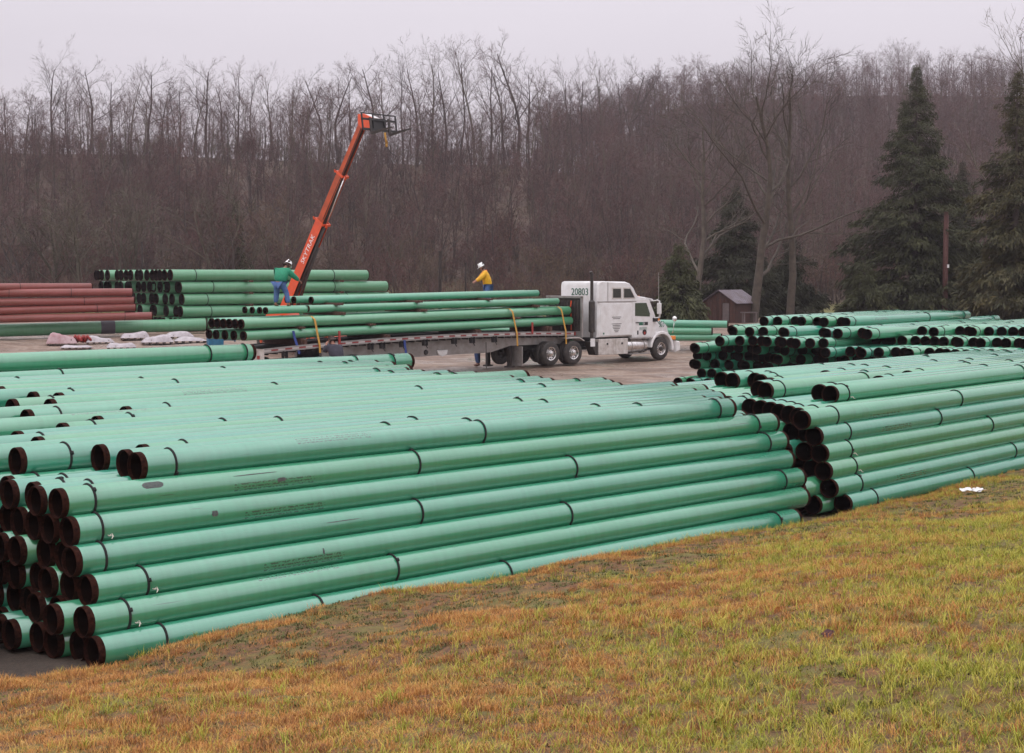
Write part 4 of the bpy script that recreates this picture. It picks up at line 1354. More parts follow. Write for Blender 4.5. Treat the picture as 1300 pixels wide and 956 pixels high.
b = MB(); b.tube([(fr(.42), -.06, -.36), (fr(.70), -.06, -.28)], .032, 8); b.build('ram_rod', M['chrome'], BO, True)
b = MB(); b.tube([(.6, .05, -.62), (fr(.12), .05, -.40), (fr(.30), .05, -.33)], .085, 10); b.build('lift_ram', M['dark'], BO, True)
me = text_mesh('SKYTRAK', .36, M['lettering'], .004, 'maker_name', 1.05)
inst('maker_name', me, S1, (fr(.27), -.216, -.01), (R(90), 0, 0))
# hydraulic hose on the side
b = MB(); b.tube([(fr(.45), -.18, -.15), (fr(.7), -.16, -.16), (fr(.98), -.13, -.12)], .02, 5); b.build('hose', M['chassis'], BO, True)
# head and fork carriage, in the machine's frame
hx = HP - BP
HL = Vector((math.hypot(hx[0], hx[1]), 0, zb + hx[2]))
b = MB(); b.prism([(HL[0] - .25, HL[2] - .20), (HL[0] - .25, HL[2] + .26), (HL[0] + .15, HL[2] + .26), (HL[0] + .85, HL[2] - .02), (HL[0] + .85, HL[2] - .50), (HL[0] + .1, HL[2] - .50)], -.22, .22, 0, .02)
autosmooth(b.build('boom_head', M['orange'], TB))
b = MB(); b.prism([(HL[0] - .15, HL[2] + .23), (HL[0] - .15, HL[2] + .275), (HL[0] + .17, HL[2] + .275), (HL[0] + .80, HL[2] + .03), (HL[0] + .80, HL[2] - .01), (HL[0] + .17, HL[2] + .23)], -.18, .18); b.build('head_plate', M['white'], TB)
CX = HL[0] + 1.0; CZ = HL[2] - .30
CR = bpy.data.objects.new('fork_carriage', None); C.objects.link(CR); CR.parent = TB; CR.location = (CX, 0, CZ); CR.rotation_euler = (0, -R(8), 0)
b = MB()
b.bb(-.06, .02, -1.1, 1.1, -.30, -.20); b.bb(-.06, .02, -1.1, 1.1, .18, .26)
for y in (-1.1, -.4, .3, 1.04): b.bb(-.05, .01, y, y + .06, -.3, .5)
b.bb(-.04, .0, -1.1, 1.1, .46, .51)
b.bb(-.14, -.05, -.45, .45, -.25, .3)
b.build('carriage_frame', M['chassis'], CR)
for y in (-.62, .55):
    b = MB(); b.bb(.02, .07, y - .06, y + .06, -.45, .3); b.prism([(.02, -.45), (.02, -.40), (.7, -.38), (1.45, -.42), (1.45, -.44), (.07, -.49)], y - .07, y + .07)
    b.build('fork', M['dark'], CR)
b = MB(); b.tube([(-.1, .3, .1), (-.25, .35, -.1), (-.2, .3, .25)], .05, 7); b.tube([(-.15, -.1, .1), (-.3, -.15, -.15), (-.45, -.1, .1)], .03, 6); b.build('hydraulic_hose', M['chassis'], CR, True)
b = MB(); b.tube([(.3, .0, -.42), (.3, .02, -.70), (.34, .03, -.95)], .025, 6); b.tube([(.24, .0, -.42), (.3, -.03, -.75), (.28, .0, -.95)], .022, 6)
b.box((.30, .0, -1.02), (.07, .07, .14)); o = b.build('lifting_sling', M['yellow'], None, True)
o.matrix_world = TB.matrix_basis @ CR.matrix_basis
tag(o, 'yellow lifting sling hanging from the raised forks', 'sling')
b = MB(); b.tube([(.31, 0, -1.08), (.5, 0, -1.35), (.75, .05, -1.62)], .012, 5); o2 = b.build('tag_line', M['rope'], None, True)
o2.matrix_world = TB.matrix_basis @ CR.matrix_basis
tag(o2, 'thin dark line trailing from the yellow lifting sling', 'rope')

# ---------------------------------------------------------------- people
def skin_mesh(nodes, edges, mats, sub=1):
    me = bpy.data.meshes.new('s')
    me.from_pydata([n[0] for n in nodes], edges, [])
    o = bpy.data.objects.new('s', me)
    C.objects.link(o)
    o.modifiers.new('skin', 'SKIN').use_smooth_shade = True
    for i, n in enumerate(nodes):
        r = n[1] if hasattr(n[1], '__len__') else (n[1], n[1])
        me.skin_vertices[0].data[i].radius = r
        me.skin_vertices[0].data[i].use_root = (i == 0)
    sb = o.modifiers.new('sub', 'SUBSURF'); sb.levels = sub; sb.render_levels = sub
    dg = bpy.context.evaluated_depsgraph_get()
    m2 = bpy.data.meshes.new_from_object(o.evaluated_get(dg))
    bpy.data.objects.remove(o); bpy.data.meshes.remove(me)
    m2.materials.clear()
    m2.materials.append(mats)
    m2.polygons.foreach_set('use_smooth', [True] * len(m2.polygons))
    return m2
M['skin'] = mat('skin', (.36, .17, .12), .55)
M['jeans'] = mat('blue_denim', (.05, .10, .26), .85, ncol=(.09, .16, .34), nscale=9, nfac=.8, bump=.3)
M['greenjacket'] = mat('green_jacket', (.012, .27, .14), .7, ncol=(.01, .17, .09), nscale=7, nfac=.7, bump=.4, bscale=12)
M['yellowjacket'] = mat('yellow_rain_jacket', (.88, .47, .01), .5, ncol=(.62, .26, .01), nscale=8, nfac=.6, bump=.4, bscale=14)
M['darkshirt'] = mat('dark_shirt', (.018, .016, .028), .8, ncol=(.04, .035, .05), nscale=9, nfac=.7)
M['pale'] = mat('pale_work_trousers', (.55, .44, .42), .85, ncol=(.35, .27, .25), nscale=9, nfac=.7)
M['boot'] = mat('tan_leather', (.20, .085, .04), .7)
M['helmet'] = mat('white_hard_hat', (.82, .81, .80), .3, coat=.5)
M['hair'] = mat('brown_hair', (.04, .018, .012), .8)
M['orangevest'] = mat('orange_collar', (.80, .12, .02), .6)
def V(*a): return Vector(a)
def person(label, loc, rz, J, top, legs, hat=True, collar=None, boots=True, gloves=None):
    """J: joints in local space, x forward, y left, z up"""
    P = thing('person', label, 'person', loc, rz)
    P.scale = (1.06, 1.06, 1.06)
    nodes, edges = [], []
    def n(p, r, par=None):
        nodes.append((tuple(p), r))
        if par is not None: edges.append((par, len(nodes) - 1))
        return len(nodes) - 1
    pelvis = n(J['pelvis'], (.13, .11))
    waist = n(J['pelvis'].lerp(J['chest'], .45), (.125, .10), pelvis)
    chest = n(J['chest'], (.15, .11), waist)
    neck = n(J['chest'].lerp(J['head'], .45), .06, chest)
    h0 = n(J['head'] - (J['head'] - J['chest']).normalized() * .05, .075, neck)
    h1 = n(J['head'], .095, h0)
    h2 = n(J['head'] + (J['head'] - J['chest']).normalized() * .07, .085, h1)
    f = J['face']
    n(J['head'] + f * .115 - V(0, 0, .01), .018, h1)          # nose
    n(J['head'] + f * .085 - V(0, 0, .06), .022, h0)         # chin and mouth
    for s in ('l', 'r'):
        side = V(0, 1 if s == 'l' else -1, 0)
        e_ = n(J['head'] + side * .10, .02, h1)                # ear
        sh = n(J['sh' + s], .07, chest)
        el = n(J['el' + s], .05, sh)
        wr = n(J['wr' + s], .033, el)
        hdv = (J['wr' + s] - J['el' + s]).normalized()
        palm = n(J['wr' + s] + hdv * .07, (.045, .022), wr)
        perp = hdv.cross(V(0, 0, 1))
        if perp.length < .1: perp = hdv.cross(V(1, 0, 0))
        perp.normalize()
        up = perp.cross(hdv)
        for k, (o_, ln) in enumerate(((-.032, .075), (-.011, .088), (.011, .082), (.032, .065))):
            a_ = n(J['wr' + s] + hdv * .11 + perp * o_, .0095, palm)
            b_ = n(J['wr' + s] + hdv * (.11 + ln * .5) + perp * o_ - up * .012, .009, a_)
            n(J['wr' + s] + hdv * (.11 + ln * .85) + perp * o_ - up * .04, .008, b_)
        t_ = n(J['wr' + s] + hdv * .055 + perp * -.05 - up * .01, .011, palm)
        n(J['wr' + s] + hdv * .10 + perp * -.075 - up * .025, .009, t_)
        hp = n(J['pelvis'] + side * .09 - V(0, 0, .05), .095, pelvis)
        kn = n(J['kn' + s], .062, hp)
        an = n(J['an' + s], .042, kn)
        n(J['an' + s] + V(.13, 0, -.05), .035, an)
    inst('body', skin_mesh(nodes, edges, M['skin']), P)
    # clothing: looser chains over the same joints
    nodes, edges = [], []
    pv = n(J['pelvis'] - V(0, 0, .16 if collar else .08), (.26, .22)); w1 = n(J['pelvis'].lerp(J['chest'], .45), (.26, .22), pv); ch = n(J['chest'], (.27, .22), w1)
    n(J['chest'].lerp(J['head'], .38), .095, ch)
    for s in ('l', 'r'):
        sh = n(J['sh' + s], .13, ch); el = n(J['el' + s], .10, sh); n(J['el' + s].lerp(J['wr' + s], .9), .07, el)
    inst('jacket', skin_mesh(nodes, edges, top), P)
    nodes, edges = [], []
    pv = n(J['pelvis'] - V(0, 0, .03), (.20, .17))
    for s in ('l', 'r'):
        side = V(0, 1 if s == 'l' else -1, 0)
        hp = n(J['pelvis'] + side * .095 - V(0, 0, .10), .135, pv)
        kn = n(J['kn' + s], .105, hp); n(J['an' + s] + V(0, 0, .03), .085, kn)
    inst('trousers', skin_mesh(nodes, edges, legs), P)
    for s in ('l', 'r'):
        nodes, edges = [], []
        a_ = n(J['an' + s] + V(0, 0, .06), .058); b_ = n(J['an' + s] - V(.02, 0, .03), .055, a_); c_ = n(J['an' + s] + V(.10, 0, -.05), (.05, .035), b_); n(J['an' + s] + V(.17, 0, -.055), (.045, .028), c_)
        inst('boot', skin_mesh(nodes, edges, M['boot']), P)
    up = (J['head'] - J['chest']).normalized()
    if hat:
        q = up.to_track_quat('Z', 'X')
        b = MB()
        b.lathe([(.140, .02), (.138, .035), (.130, .05), (.124, .09), (.10, .14), (.055, .168), (.001, .176)], 'z', 24)
        b.add([(c_[0], c_[1], c_[2]) for c_ in [(.10, -.10, .03), (.19, -.06, .012), (.205, 0, .008), (.19, .06, .012), (.10, .10, .03), (.10, -.10, .04), (.19, -.06, .022), (.205, 0, .018), (.19, .06, .022), (.10, .10, .04)]],
              [(0, 1, 2, 3, 4), (9, 8, 7, 6, 5), (0, 5, 6, 1), (1, 6, 7, 2), (2, 7, 8, 3), (3, 8, 9, 4)])
        b.bb(-.11, .11, -.012, .012, .14, .182)
        h = b.build('hard_hat', M['helmet'], P, True)
        h.matrix_parent_inverse = Matrix.Identity(4)
        ang = math.atan2(f[1], f[0])
        h.matrix_basis = Matrix.Translation(J['head'] + up * .0) @ q.to_matrix().to_4x4() @ Matrix.Identity(4)
        # face the brim forward
        h.matrix_basis = Matrix.Translation(J['head'] + up * .02) @ Matrix.Rotation(ang, 4, 'Z') @ Matrix.Rotation(math.atan2(math.hypot(up[0], up[1]), up[2]) * (1 if up[0] * math.cos(ang) + up[1] * math.sin(ang) > 0 else -1), 4, 'Y')
        b = MB(); b.tube([J['head'] + f * .10 + V(0, .05, .02), J['head'] + f * .118 + V(0, 0, .02), J['head'] + f * .10 - V(0, .05, -.02)], .018, 6); b.build('glasses', M['chassis'], P, True)
    nodes, edges = [], []
    a_ = n(J['head'] - f * .03 + up * .02, .103); n(J['head'] - f * .05 - up * .05, .075, a_); n(J['head'] - f * .02 + up * .06, .092, a_)
    inst('hair', skin_mesh(nodes, edges, M['hair']), P)
    if collar:
        b = MB(); b.torus((0, 0, 0), .10, .035, 'z', 16, 6); cc = b.build('collar', collar, P, True); cc.location = J['chest'].lerp(J['head'], .36); cc.rotation_euler = (0, math.atan2(up[0], up[2]), 0)
        b = MB(); b.tube([J['chest'] + f * .165 + V(0, .03, .08), J['chest'].lerp(J['pelvis'], .5) + f * .18, J['pelvis'] + f * .16], .03, 6); b.build('front_facing', collar, P, True)
    if gloves:
        for s in ('r',):
            nodes, edges = [], []
            hdv = (J['wr' + s] - J['el' + s]).normalized()
            a_ = n(J['wr' + s], .045); n(J['wr' + s] + hdv * .1, (.055, .035), a_)
            inst('glove', skin_mesh(nodes, edges, gloves), P)
    return P
trm = TR.matrix_basis
# man in the green jacket, back to us, stooping on the load
g0 = pt(356, 389.5, 57.6)
person('man in green jacket and white hard hat stooping on the pipe load, back turned', g0, R(68), dict(
    pelvis=V(-.06, 0, .90), chest=V(.16, -.02, 1.24), head=V(.34, -.10, 1.47), face=V(.8, -.1, -.6).normalized(),
    shl=V(.17, .19, 1.28), shr=V(.20, -.20, 1.26), ell=V(.30, .30, 1.02), elr=V(.38, -.36, 1.06), wrl=V(.50, .20, .86), wrr=V(.62, -.40, .93),
    knl=V(.04, .17, .49), knr=V(.08, -.21, .50), anl=V(.0, .19, .09), anr=V(.02, -.30, .09)), M['greenjacket'], M['jeans'])
# man in yellow, facing left, behind the top pipes
g1 = pt(616, 388, 68.2)
person('man in yellow rain jacket and white hard hat reaching out on the load', g1, R(187), dict(
    pelvis=V(-.12, 0, .90), chest=V(-.02, 0, 1.32), head=V(.14, .0, 1.60), face=V(.85, -.0, -.5).normalized(),
    shl=V(.0, .20, 1.38), shr=V(.0, -.20, 1.38), ell=V(.22, .26, 1.13), elr=V(.24, -.22, 1.10), wrl=V(.38, .10, 1.02), wrr=V(.40, -.08, 1.04),
    knl=V(-.02, .12, .48), knr=V(-.10, -.12, .48), anl=V(-.10, .13, .09), anr=V(-.22, -.13, .09)), M['yellowjacket'], M['jeans'], collar=M['orangevest'])
# man in the dark shirt at the trailer tail, near side
g2 = pt(427, 497, 53.9); g2[2] = gz(g2[0], g2[1]) + .12
person('bareheaded man in dark shirt tightening a strap at the trailer side', g2, R(120), dict(
    pelvis=V(-.20, 0, .92), chest=V(.12, 0, 1.30), head=V(.33, .02, 1.56), face=V(.85, 0, -.5).normalized(),
    shl=V(.14, .20, 1.36), shr=V(.14, -.20, 1.34), ell=V(.36, .26, 1.22), elr=V(.33, -.24, 1.12), wrl=V(.48, .14, 1.42), wrr=V(.52, -.10, 1.16),
    knl=V(-.05, .14, .5), knr=V(-.16, -.15, .5), anl=V(-.18, .15, .09), anr=V(-.32, -.16, .09)), M['darkshirt'], M['pale'], hat=False, gloves=M['yellow'])
# man behind the trailer, only his legs show under it
g3 = pt(607, 459.5, 66.0); g3[2] = gz(g3[0], g3[1])
person('man in yellow jacket and jeans standing behind the trailer, mostly hidden', g3, R(200), dict(
    pelvis=V(0, 0, .93), chest=V(.03, 0, 1.38), head=V(.06, 0, 1.68), face=V(1, 0, 0),
    shl=V(.03, .19, 1.44), shr=V(.03, -.19, 1.44), ell=V(.05, .26, 1.15), elr=V(.08, -.26, 1.15), wrl=V(.2, .22, .95), wrr=V(.22, -.2, .95),
    knl=V(.06, .15, .5), knr=V(.02, -.17, .5), anl=V(.04, .18, .09), anr=V(-.05, -.22, .09)), M['yellowjacket'], M['jeans'])

# ---------------------------------------------------------------- white wrapped bundles and the blue unit
M['wrapwhite'] = mat('white_plastic_wrap', (.52, .48, .50), .35, ncol=(.26, .22, .23), nscale=2.5, nfac=.7, bump=.5, bscale=6)
M['wrappink'] = mat('pinkish_sheet', (.34, .18, .19), .5, ncol=(.50, .38, .39), nscale=2.5, nfac=.8, bump=.6, bscale=5)
M['pallet'] = mat('grey_timber', (.10, .075, .06), .85)
def bundle(x0, x1, y0, y1, label, peak=1.0, m='wrapwhite', seed=1, rz=.3, two=False):
    Y = 81.5 - (y1 - 431) * .8
    a = pt((x0 + x1) / 2, y1, Y)
    wpx = (x1 - x0) / (1950 / Y)
    hh = (y1 - y0) / (1950 / Y) * .80
    t = thing('wrapped_bundle', label, 'bundle', (a[0], a[1], gz(a[0], a[1]) - .02), rz, 'white wrapped bundles lying on the yard')
    rnd = random.Random(seed)
    b = MB()
    nx, ny = 14, 10
    W, Dp = wpx * 1.02, wpx * .6
    vs, fs = [], []
    for i in range(nx + 1):
        for j in range(ny + 1):
            u, v = i / nx * 2 - 1, j / ny * 2 - 1
            e_ = max(abs(u), abs(v))
            h = hh * (1 - max(0, (e_ - .55) / .45) ** 2.2 * .80) * (.85 + .15 * math.cos(u * 2.5 + seed))
            if two: h *= .72 + .28 * (1 if u < 0 else .6)
            h *= 1 + rnd.uniform(-.06, .06)
            if e_ >= .999: h = .10
            vs.append((u * W / 2 + rnd.uniform(-.015, .015), v * Dp / 2 + rnd.uniform(-.015, .015), h))
    for i in range(nx):
        for j in range(ny):
            fs.append((i * (ny + 1) + j, (i + 1) * (ny + 1) + j, (i + 1) * (ny + 1) + j + 1, i * (ny + 1) + j + 1))
    b.add(vs, fs)
    b.bb(-W / 2 + .01, W / 2 - .01, -Dp / 2 + .01, Dp / 2 - .01, .09, .105)
    b.build('plastic_cover', M[m], t, True)
    b = MB()
    for k in range(5): b.bb(-W / 2 + .05 + k * (W - .2) / 4, -W / 2 + .15 + k * (W - .2) / 4, -Dp / 2 + .02, Dp / 2 - .02, .0, .09)
    b.build('pallet', M['pallet'], t)
    for u in (-.2, .3):
        b = MB(); b.bb(W * u - .02, W * u + .02, -Dp / 2 * .9, -Dp / 2 * .86, .1, hh * .5); b.build('band', M['pallet'], t)
    return t
bundle(110, 144, 419.5, 433, 'long low white wrapped bundle just right of the pink-covered heap', seed=2, two=True)
bundle(136, 172, 425, 437, 'white wrapped bundle in front, second from the left', seed=3)
bundle(154, 189, 416, 429.5, 'white wrapped bundle behind, between the two front ones', seed=4)
bundle(180, 219, 419, 433, 'dome-shaped white wrapped bundle with a dark base, third from left in front', seed=5)
bundle(209, 245, 417.5, 428.5, 'white wrapped bundle rearmost at the right of the row', seed=6)
bundle(222, 262, 423, 432, 'flat white sheeted bundle nearest the blue unit', seed=7)
hp_ = bundle(60, 97, 414.5, 434, 'tall heap under a pinkish plastic sheet at the left of the bundles', m='wrappink', seed=8)
hp_['group'] = 'covered heaps'
bundle(78, 116, 429.5, 437, 'flat white sheet on the mud in front of the pinkish heap', seed=9)
a = pt(97, 432, 79.5)
b = MB()
rnd = random.Random(3)
for k in range(7): b.tube([(-.5 + k * .16, rnd.uniform(-.2, .2), .12), (-.35 + k * .16, rnd.uniform(-.2, .2), .32 + rnd.uniform(0, .12)), (-.15 + k * .16, rnd.uniform(-.2, .2), .15)], .09, 7)
o = b.build('orange_netting', M['redpaint'], None, True); o.location = (a[0], a[1], gz(a[0], a[1]))
tag(o, 'crumpled red-orange netting lying between the pinkish heap and the white sheet', 'netting')
a = pt(273, 424, 76.5)
t = thing('blue_pump', 'blue pump unit with orange cap standing behind the trailer tail', 'pump', (a[0], a[1], gz(a[0], a[1])), .4)
b = MB(); b.bb(-.38, .38, -.3, .3, .1, .62); b.bb(-.3, .3, -.24, .24, .62, .74); b.build('housing', M['bluep'], t, bevel=.06)
b = MB(); b.tube([(.3, 0, .5), (.7, 0, .52), (.95, -.1, .5)], .10, 10); b.tube([(.95, -.1, .5), (1.0, -.12, .5)], .16, 12); b.build('outlet_pipe', M['bluep'], t, True)
b = MB(); b.lathe([(.001, .74), (.16, .74), (.16, .84), (.10, .88), (.001, .88)], 'z', 14); b.build('cap', M['yellow'], t, True)
b = MB(); b.bb(-.42, -.3, -.33, .33, 0, .12); b.bb(.3, .42, -.33, .33, 0, .12); b.build('skid', M['dark'], t)
# tarpaulin scrap on the mud beside the pile
a = pt(597, 477, 1); Yt = 57
a = pt(596, 476.5, Yt)
b = MB(); vs, fs = [], []
rnd = random.Random(8)
for i in range(11):
    for j in range(6):
        vs.append((-1.0 + i * .2 + rnd.uniform(-.04, .04), -.35 + j * .14 + rnd.uniform(-.03, .03), .03 + abs(rnd.gauss(0, .05)) + (.12 if i == 9 and j < 4 else 0)))
for i in range(10):
    for j in range(5): fs.append((i * 6 + j, i * 6 + 6 + j, i * 6 + 7 + j, i * 6 + 1 + j))
b.add(vs, fs)
o = b.build('blue_sheet', M['blue']); o.location = (a[0], a[1], gz(a[0], a[1])); o.rotation_euler = (0, 0, .5)
md = o.modifiers.new('s', 'SOLIDIFY'); md.thickness = .01
tag(o, 'crumpled dark blue sheet lying on the mud behind the near left pile', 'sheet')
# fence posts and poles
M['pole'] = mat('dark_timber_pole', (.018, .012, .010), .9, ncol=(.035, .025, .02), nscale=12, nfac=.8)
M['rustpole'] = mat('rusty_brown_pole', (.070, .026, .022), .8, ncol=(.12, .05, .04), nscale=8, nfac=.7)
def pole(x, ytop, Y, r, label, m='pole', group='thin dark poles behind the yard'):
    a = pt(x, ytop, Y)
    g = gz(a[0], a[1])
    t = thing('pole', label, 'pole', (a[0], a[1], g), 0, group)
    b = MB(); b.tube([(0, 0, -.3), (0, 0, (a[2] - g) * .5), (.02, 0, a[2] - g)], [r, r * .95, r * .85], 10); b.build('shaft', M[m], t, True)
    b = MB(); b.lathe([(r * .86, a[2] - g - .02), (r * 1.05, a[2] - g), (r * .9, a[2] - g + .05), (.001, a[2] - g + .06)], 'z', 10); b.build('cap', M[m], t)
    return t, a[2] - g
pole(558.5, 320, 92, .10, 'dark timber pole standing behind the middle of the trailer load')
pole(591, 335, 94, .06, 'thinner dark pole standing behind the load, left of the man in yellow')
t, h = pole(1201, 270, 101, .19, 'tall rusty brown pole standing in front of the big spruce', 'rustpole', 'tall poles')
b = MB(); b.box((.12, -.2, h - 3.5), (.12, .1, .22)); b.build('white_insulator', M['white'], t)
pole(860, 352, 96, .03, 'very thin pale pole standing between the lorry and the shed')
pole(180, 308, 118, .06, 'thin pale pole standing at the wood edge above the far left stack', 'pole')

# ---------------------------------------------------------------- shed
M['board'] = mat('red_brown_boards', (.085, .035, .026), .85, ncol=(.050, .032, .028), nscale=5, nfac=.8, objrand=.25)
M['greyboard'] = mat('weathered_boards', (.17, .135, .13), .85, ncol=(.09, .07, .07), nscale=5, nfac=.7, objrand=.2)
M['tin'] = mat('grey_tin_roof', (.22, .19, .22), .5, .3, ncol=(.12, .075, .07), nscale=1.5, nfac=.7)
sa = pt(913, 414, 96)
SH = thing('shed', 'small red-brown board shed with grey tin roof beside the big bare tree', 'shed', (sa[0], sa[1], gz(sa[0], sa[1]) - .1), R(-38))
# local: gable front on x (facing -y), ridge along y
W2, Hh, Rg, Dd = 1.15, 1.25, 1.95, 2.7
def gable_h(x): return Hh + .1 + (Rg - Hh) * (1 - abs(x) / W2)
b = MB()
nb = 12
for k in range(nb):
    x0 = -W2 + k * 2 * W2 / nb; x1 = x0 + 2 * W2 / nb - .015
    if .25 < (x0 + x1) / 2 < .72: zb0 = 1.32
    else: zb0 = 0
    bb_ = MB(); bb_.prism([(x0, zb0), (x0, gable_h(x0)), ((x0 + x1) / 2, gable_h((x0 + x1) / 2)), (x1, gable_h(x1)), (x1, zb0)], -.02, .02)
    bb_.build('board', M['board'], SH)
b.bb(-W2 + .0, -W2 + .03, .02, Dd, 0, Hh); b.bb(W2 - .03, W2, .02, Dd, 0, Hh); b.bb(-W2, W2, Dd - .02, Dd, 0, Hh)
b.bb(-W2 + .04, W2 - .04, .06, .08, 0, Hh)
b.build('wall', M['board'], SH)
b = MB(); b.bb(.27, .72, -.05, -.02, .02, 1.30); b.bb(.27, .72, -.065, -.05, .25, .33); b.bb(.27, .72, -.065, -.05, 1.0, 1.08); b.build('door', M['greyboard'], SH)
for s in (-1, 1):
    b = MB(); vs = []
    for y in (-.18, Dd + .12):
        vs += [(0, y, Rg + .14), (s * (W2 + .18), y, Hh + .02), (0, y, Rg + .18), (s * (W2 + .18), y, Hh + .06)]
    b.add(vs, [(0, 1, 3, 2), (6, 7, 5, 4), (2, 3, 7, 6), (4, 5, 1, 0), (1, 5, 7, 3), (0, 2, 6, 4)])
    rf = b.build('roof_panel', M['tin'], SH)
    for k in range(12):
        y = -.15 + k * .245
        b = MB(); b.tube([(0, y, Rg + .185), (s * (W2 + .18), y, Hh + .065)], .012, 4); b.build('seam', M['tin'], rf)
# lean-to on the left side
b = MB()
vs = []
for y in (.1, Dd):
    vs += [(-W2 - .02, y, 1.12), (-W2 - 1.15, y, .62), (-W2 - .02, y, 1.16), (-W2 - 1.15, y, .66)]
b.add(vs, [(0, 1, 3, 2), (6, 7, 5, 4), (2, 3, 7, 6), (4, 5, 1, 0), (1, 5, 7, 3), (0, 2, 6, 4)])
b.build('lean_to_roof', M['tin'], SH)
b = MB()
for y in (.15, Dd - .1): b.bb(-W2 - 1.1, -W2 - 1.02, y, y + .08, 0, .64)
b.bb(-W2 - 1.08, -W2 - 1.05, .2, Dd - .1, 0, .5); b.build('lean_to_post', M['greyboard'], SH)
sb_ = pt(951, 412, 95)
t = thing('saw_bench', 'small grey timber bench beside the shed door under the bare tree', 'bench', (sb_[0], sb_[1], gz(sb_[0], sb_[1])), .3)
b = MB(); b.bb(-.5, .5, -.2, .2, .62, .68); b.build('top', M['greyboard'], t)
for x in (-.42, .36):
    for y in (-.17, .1):
        b = MB(); b.bb(x, x + .07, y, y + .07, 0, .62); b.build('leg', M['greyboard'], t)

# ---------------------------------------------------------------- trees
def bark(name, c, c2, rnd=.2):
    return mat(name, c, .85, ncol=c2, nscale=2.5, nfac=.8, objrand=rnd)
M['bark'] = bark('grey_brown_bark', (.042, .029, .026), (.095, .072, .060))
M['barkpale'] = bark('pale_olive_bark', (.125, .105, .072), (.07, .055, .042))
M['barkbig'] = bark('dark_grey_bark', (.062, .050, .040), (.125, .10, .075))
M['twig'] = bark('mauve_brown_twigs', (.088, .047, .045), (.135, .077, .070), .30)
M['twigred'] = bark('reddish_twigs', (.125, .050, .044), (.095, .055, .048), .2)
M['twigtan'] = bark('tan_twigs', (.125, .080, .048), (.085, .055, .038), .25)
M['needle'] = mat('dark_spruce_needles', (.026, .030, .009), .8, ncol=(.058, .060, .016), nscale=.8, nfac=.9, objrand=.1)
M['needleolive'] = mat('olive_gold_needles', (.026, .030, .010), .8, ncol=(.075, .058, .014), nscale=.9, nfac=.9)
M['needledark'] = mat('blackish_spruce_needles', (.020, .022, .009), .8, ncol=(.040, .041, .014), nscale=.8, nfac=.9)

def bare_tree(seed, H, rad, bole=.35, spread=.55, n1=12, n2=6, n3=6, n4=4, tw=.02, droop=0.0, lean=0.0, stems=1, wob=.10, up=.05, crown_len=.45):
    """returns (wood MB, twig MB). Limbs are tapered tubes, fine twigs are narrow blades."""
    rnd = random.Random(seed)
    wood, tg = MB(), MB()
    def rv():
        return Vector((rnd.gauss(0, 1), rnd.gauss(0, 1), rnd.gauss(0, 1)))
    def turn(d, ang):
        p = rv(); p -= d * p.dot(d); p.normalize()
        return (d * math.cos(ang) + p * math.sin(ang)).normalized()
    def blade(p, d, L, w_, nseg=2):
        s = d.cross(rv())
        if s.length < .01: return
        s.normalize()
        vs = []
        for i in range(nseg + 1):
            ww = w_ * (1 - .75 * i / nseg)
            vs += [p - s * ww * .5, p + s * ww * .5]
            d = (d + rv() * .12 + Vector((0, 0, up * .8 - droop * .1))).normalized()
            p = p + d * (L / nseg)
        tg.add(vs, [(2 * i, 2 * i + 1, 2 * i + 3, 2 * i + 2) for i in range(nseg)])
    def branch(p, d, L, r, lvl, nch):
        nseg = {0: 9, 1: 6, 2: 4}.get(lvl, 3)
        ps, rs, ds = [p.copy()], [r], [d.copy()]
        for i in range(nseg):
            d = (d + rv() * wob * (.5 if lvl == 0 else 1) + Vector((0, 0, (up if lvl else .02) - (droop if lvl > 1 else 0)))).normalized()
            p = p + d * (L / nseg)
            ps.append(p.copy()); rs.append(r * (1 - (.78 if lvl == 0 else .70) * (i + 1) / nseg)); ds.append(d.copy())
        if lvl <= 2:
            wood.tube(ps, rs, {0: 8, 1: 5, 2: 4}[lvl], False)
        if lvl == 3:
            blade(ps[0], ds[0], L, max(tw * 1.5, r * 1.2), 3)
        start = bole if lvl == 0 else .22
        for k in range(nch[0]):
            t = start + (1 - start) * ((k + rnd.random()) / nch[0])
            if lvl == 0: t = min(.99, t)
            i = min(nseg - 1, int(t * nseg)); f = t * nseg - i
            q = ps[i].lerp(ps[i + 1], f)
            rr_ = rs[i] + (rs[i + 1] - rs[i]) * f
            ang = (spread * (1.15 - .35 * t) if lvl == 0 else .6) * rnd.uniform(.7, 1.35)
            dd = turn(ds[i], ang)
            if lvl == 0 and dd.z < .15: dd.z = .25; dd.normalize()
            l2 = (H * crown_len * (1.05 - .55 * t) if lvl == 0 else L * rnd.uniform(.38, .62) * (1.1 - .4 * t)) * rnd.uniform(.75, 1.2)
            if len(nch) > 1:
                branch(q, dd, l2, rr_ * (.55 if lvl else .5), lvl + 1, nch[1:])
            else:
                blade(q, dd, l2, tw)
    for s in range(stems):
        d = Vector((lean + (rnd.uniform(-.25, .25) if stems > 1 else 0), rnd.uniform(-.2, .2) if stems > 1 else 0, 1)).normalized()
        o_ = Vector((rnd.uniform(-.3, .3), rnd.uniform(-.3, .3), -.3)) if stems > 1 else Vector((0, 0, -.3))
        branch(o_, d, H * (rnd.uniform(.8, 1) if stems > 1 else 1) * .97, rad, 0, (n1, n2, n3, n4))
    zt = sorted(v[2] for v in tg.v)[int(len(tg.v) * .997)]
    k = H / zt
    for m_ in (wood, tg):
        m_.v = [(v[0] * (k * .5 + .5), v[1] * (k * .5 + .5), v[2] * k) for v in m_.v]
    return wood, tg

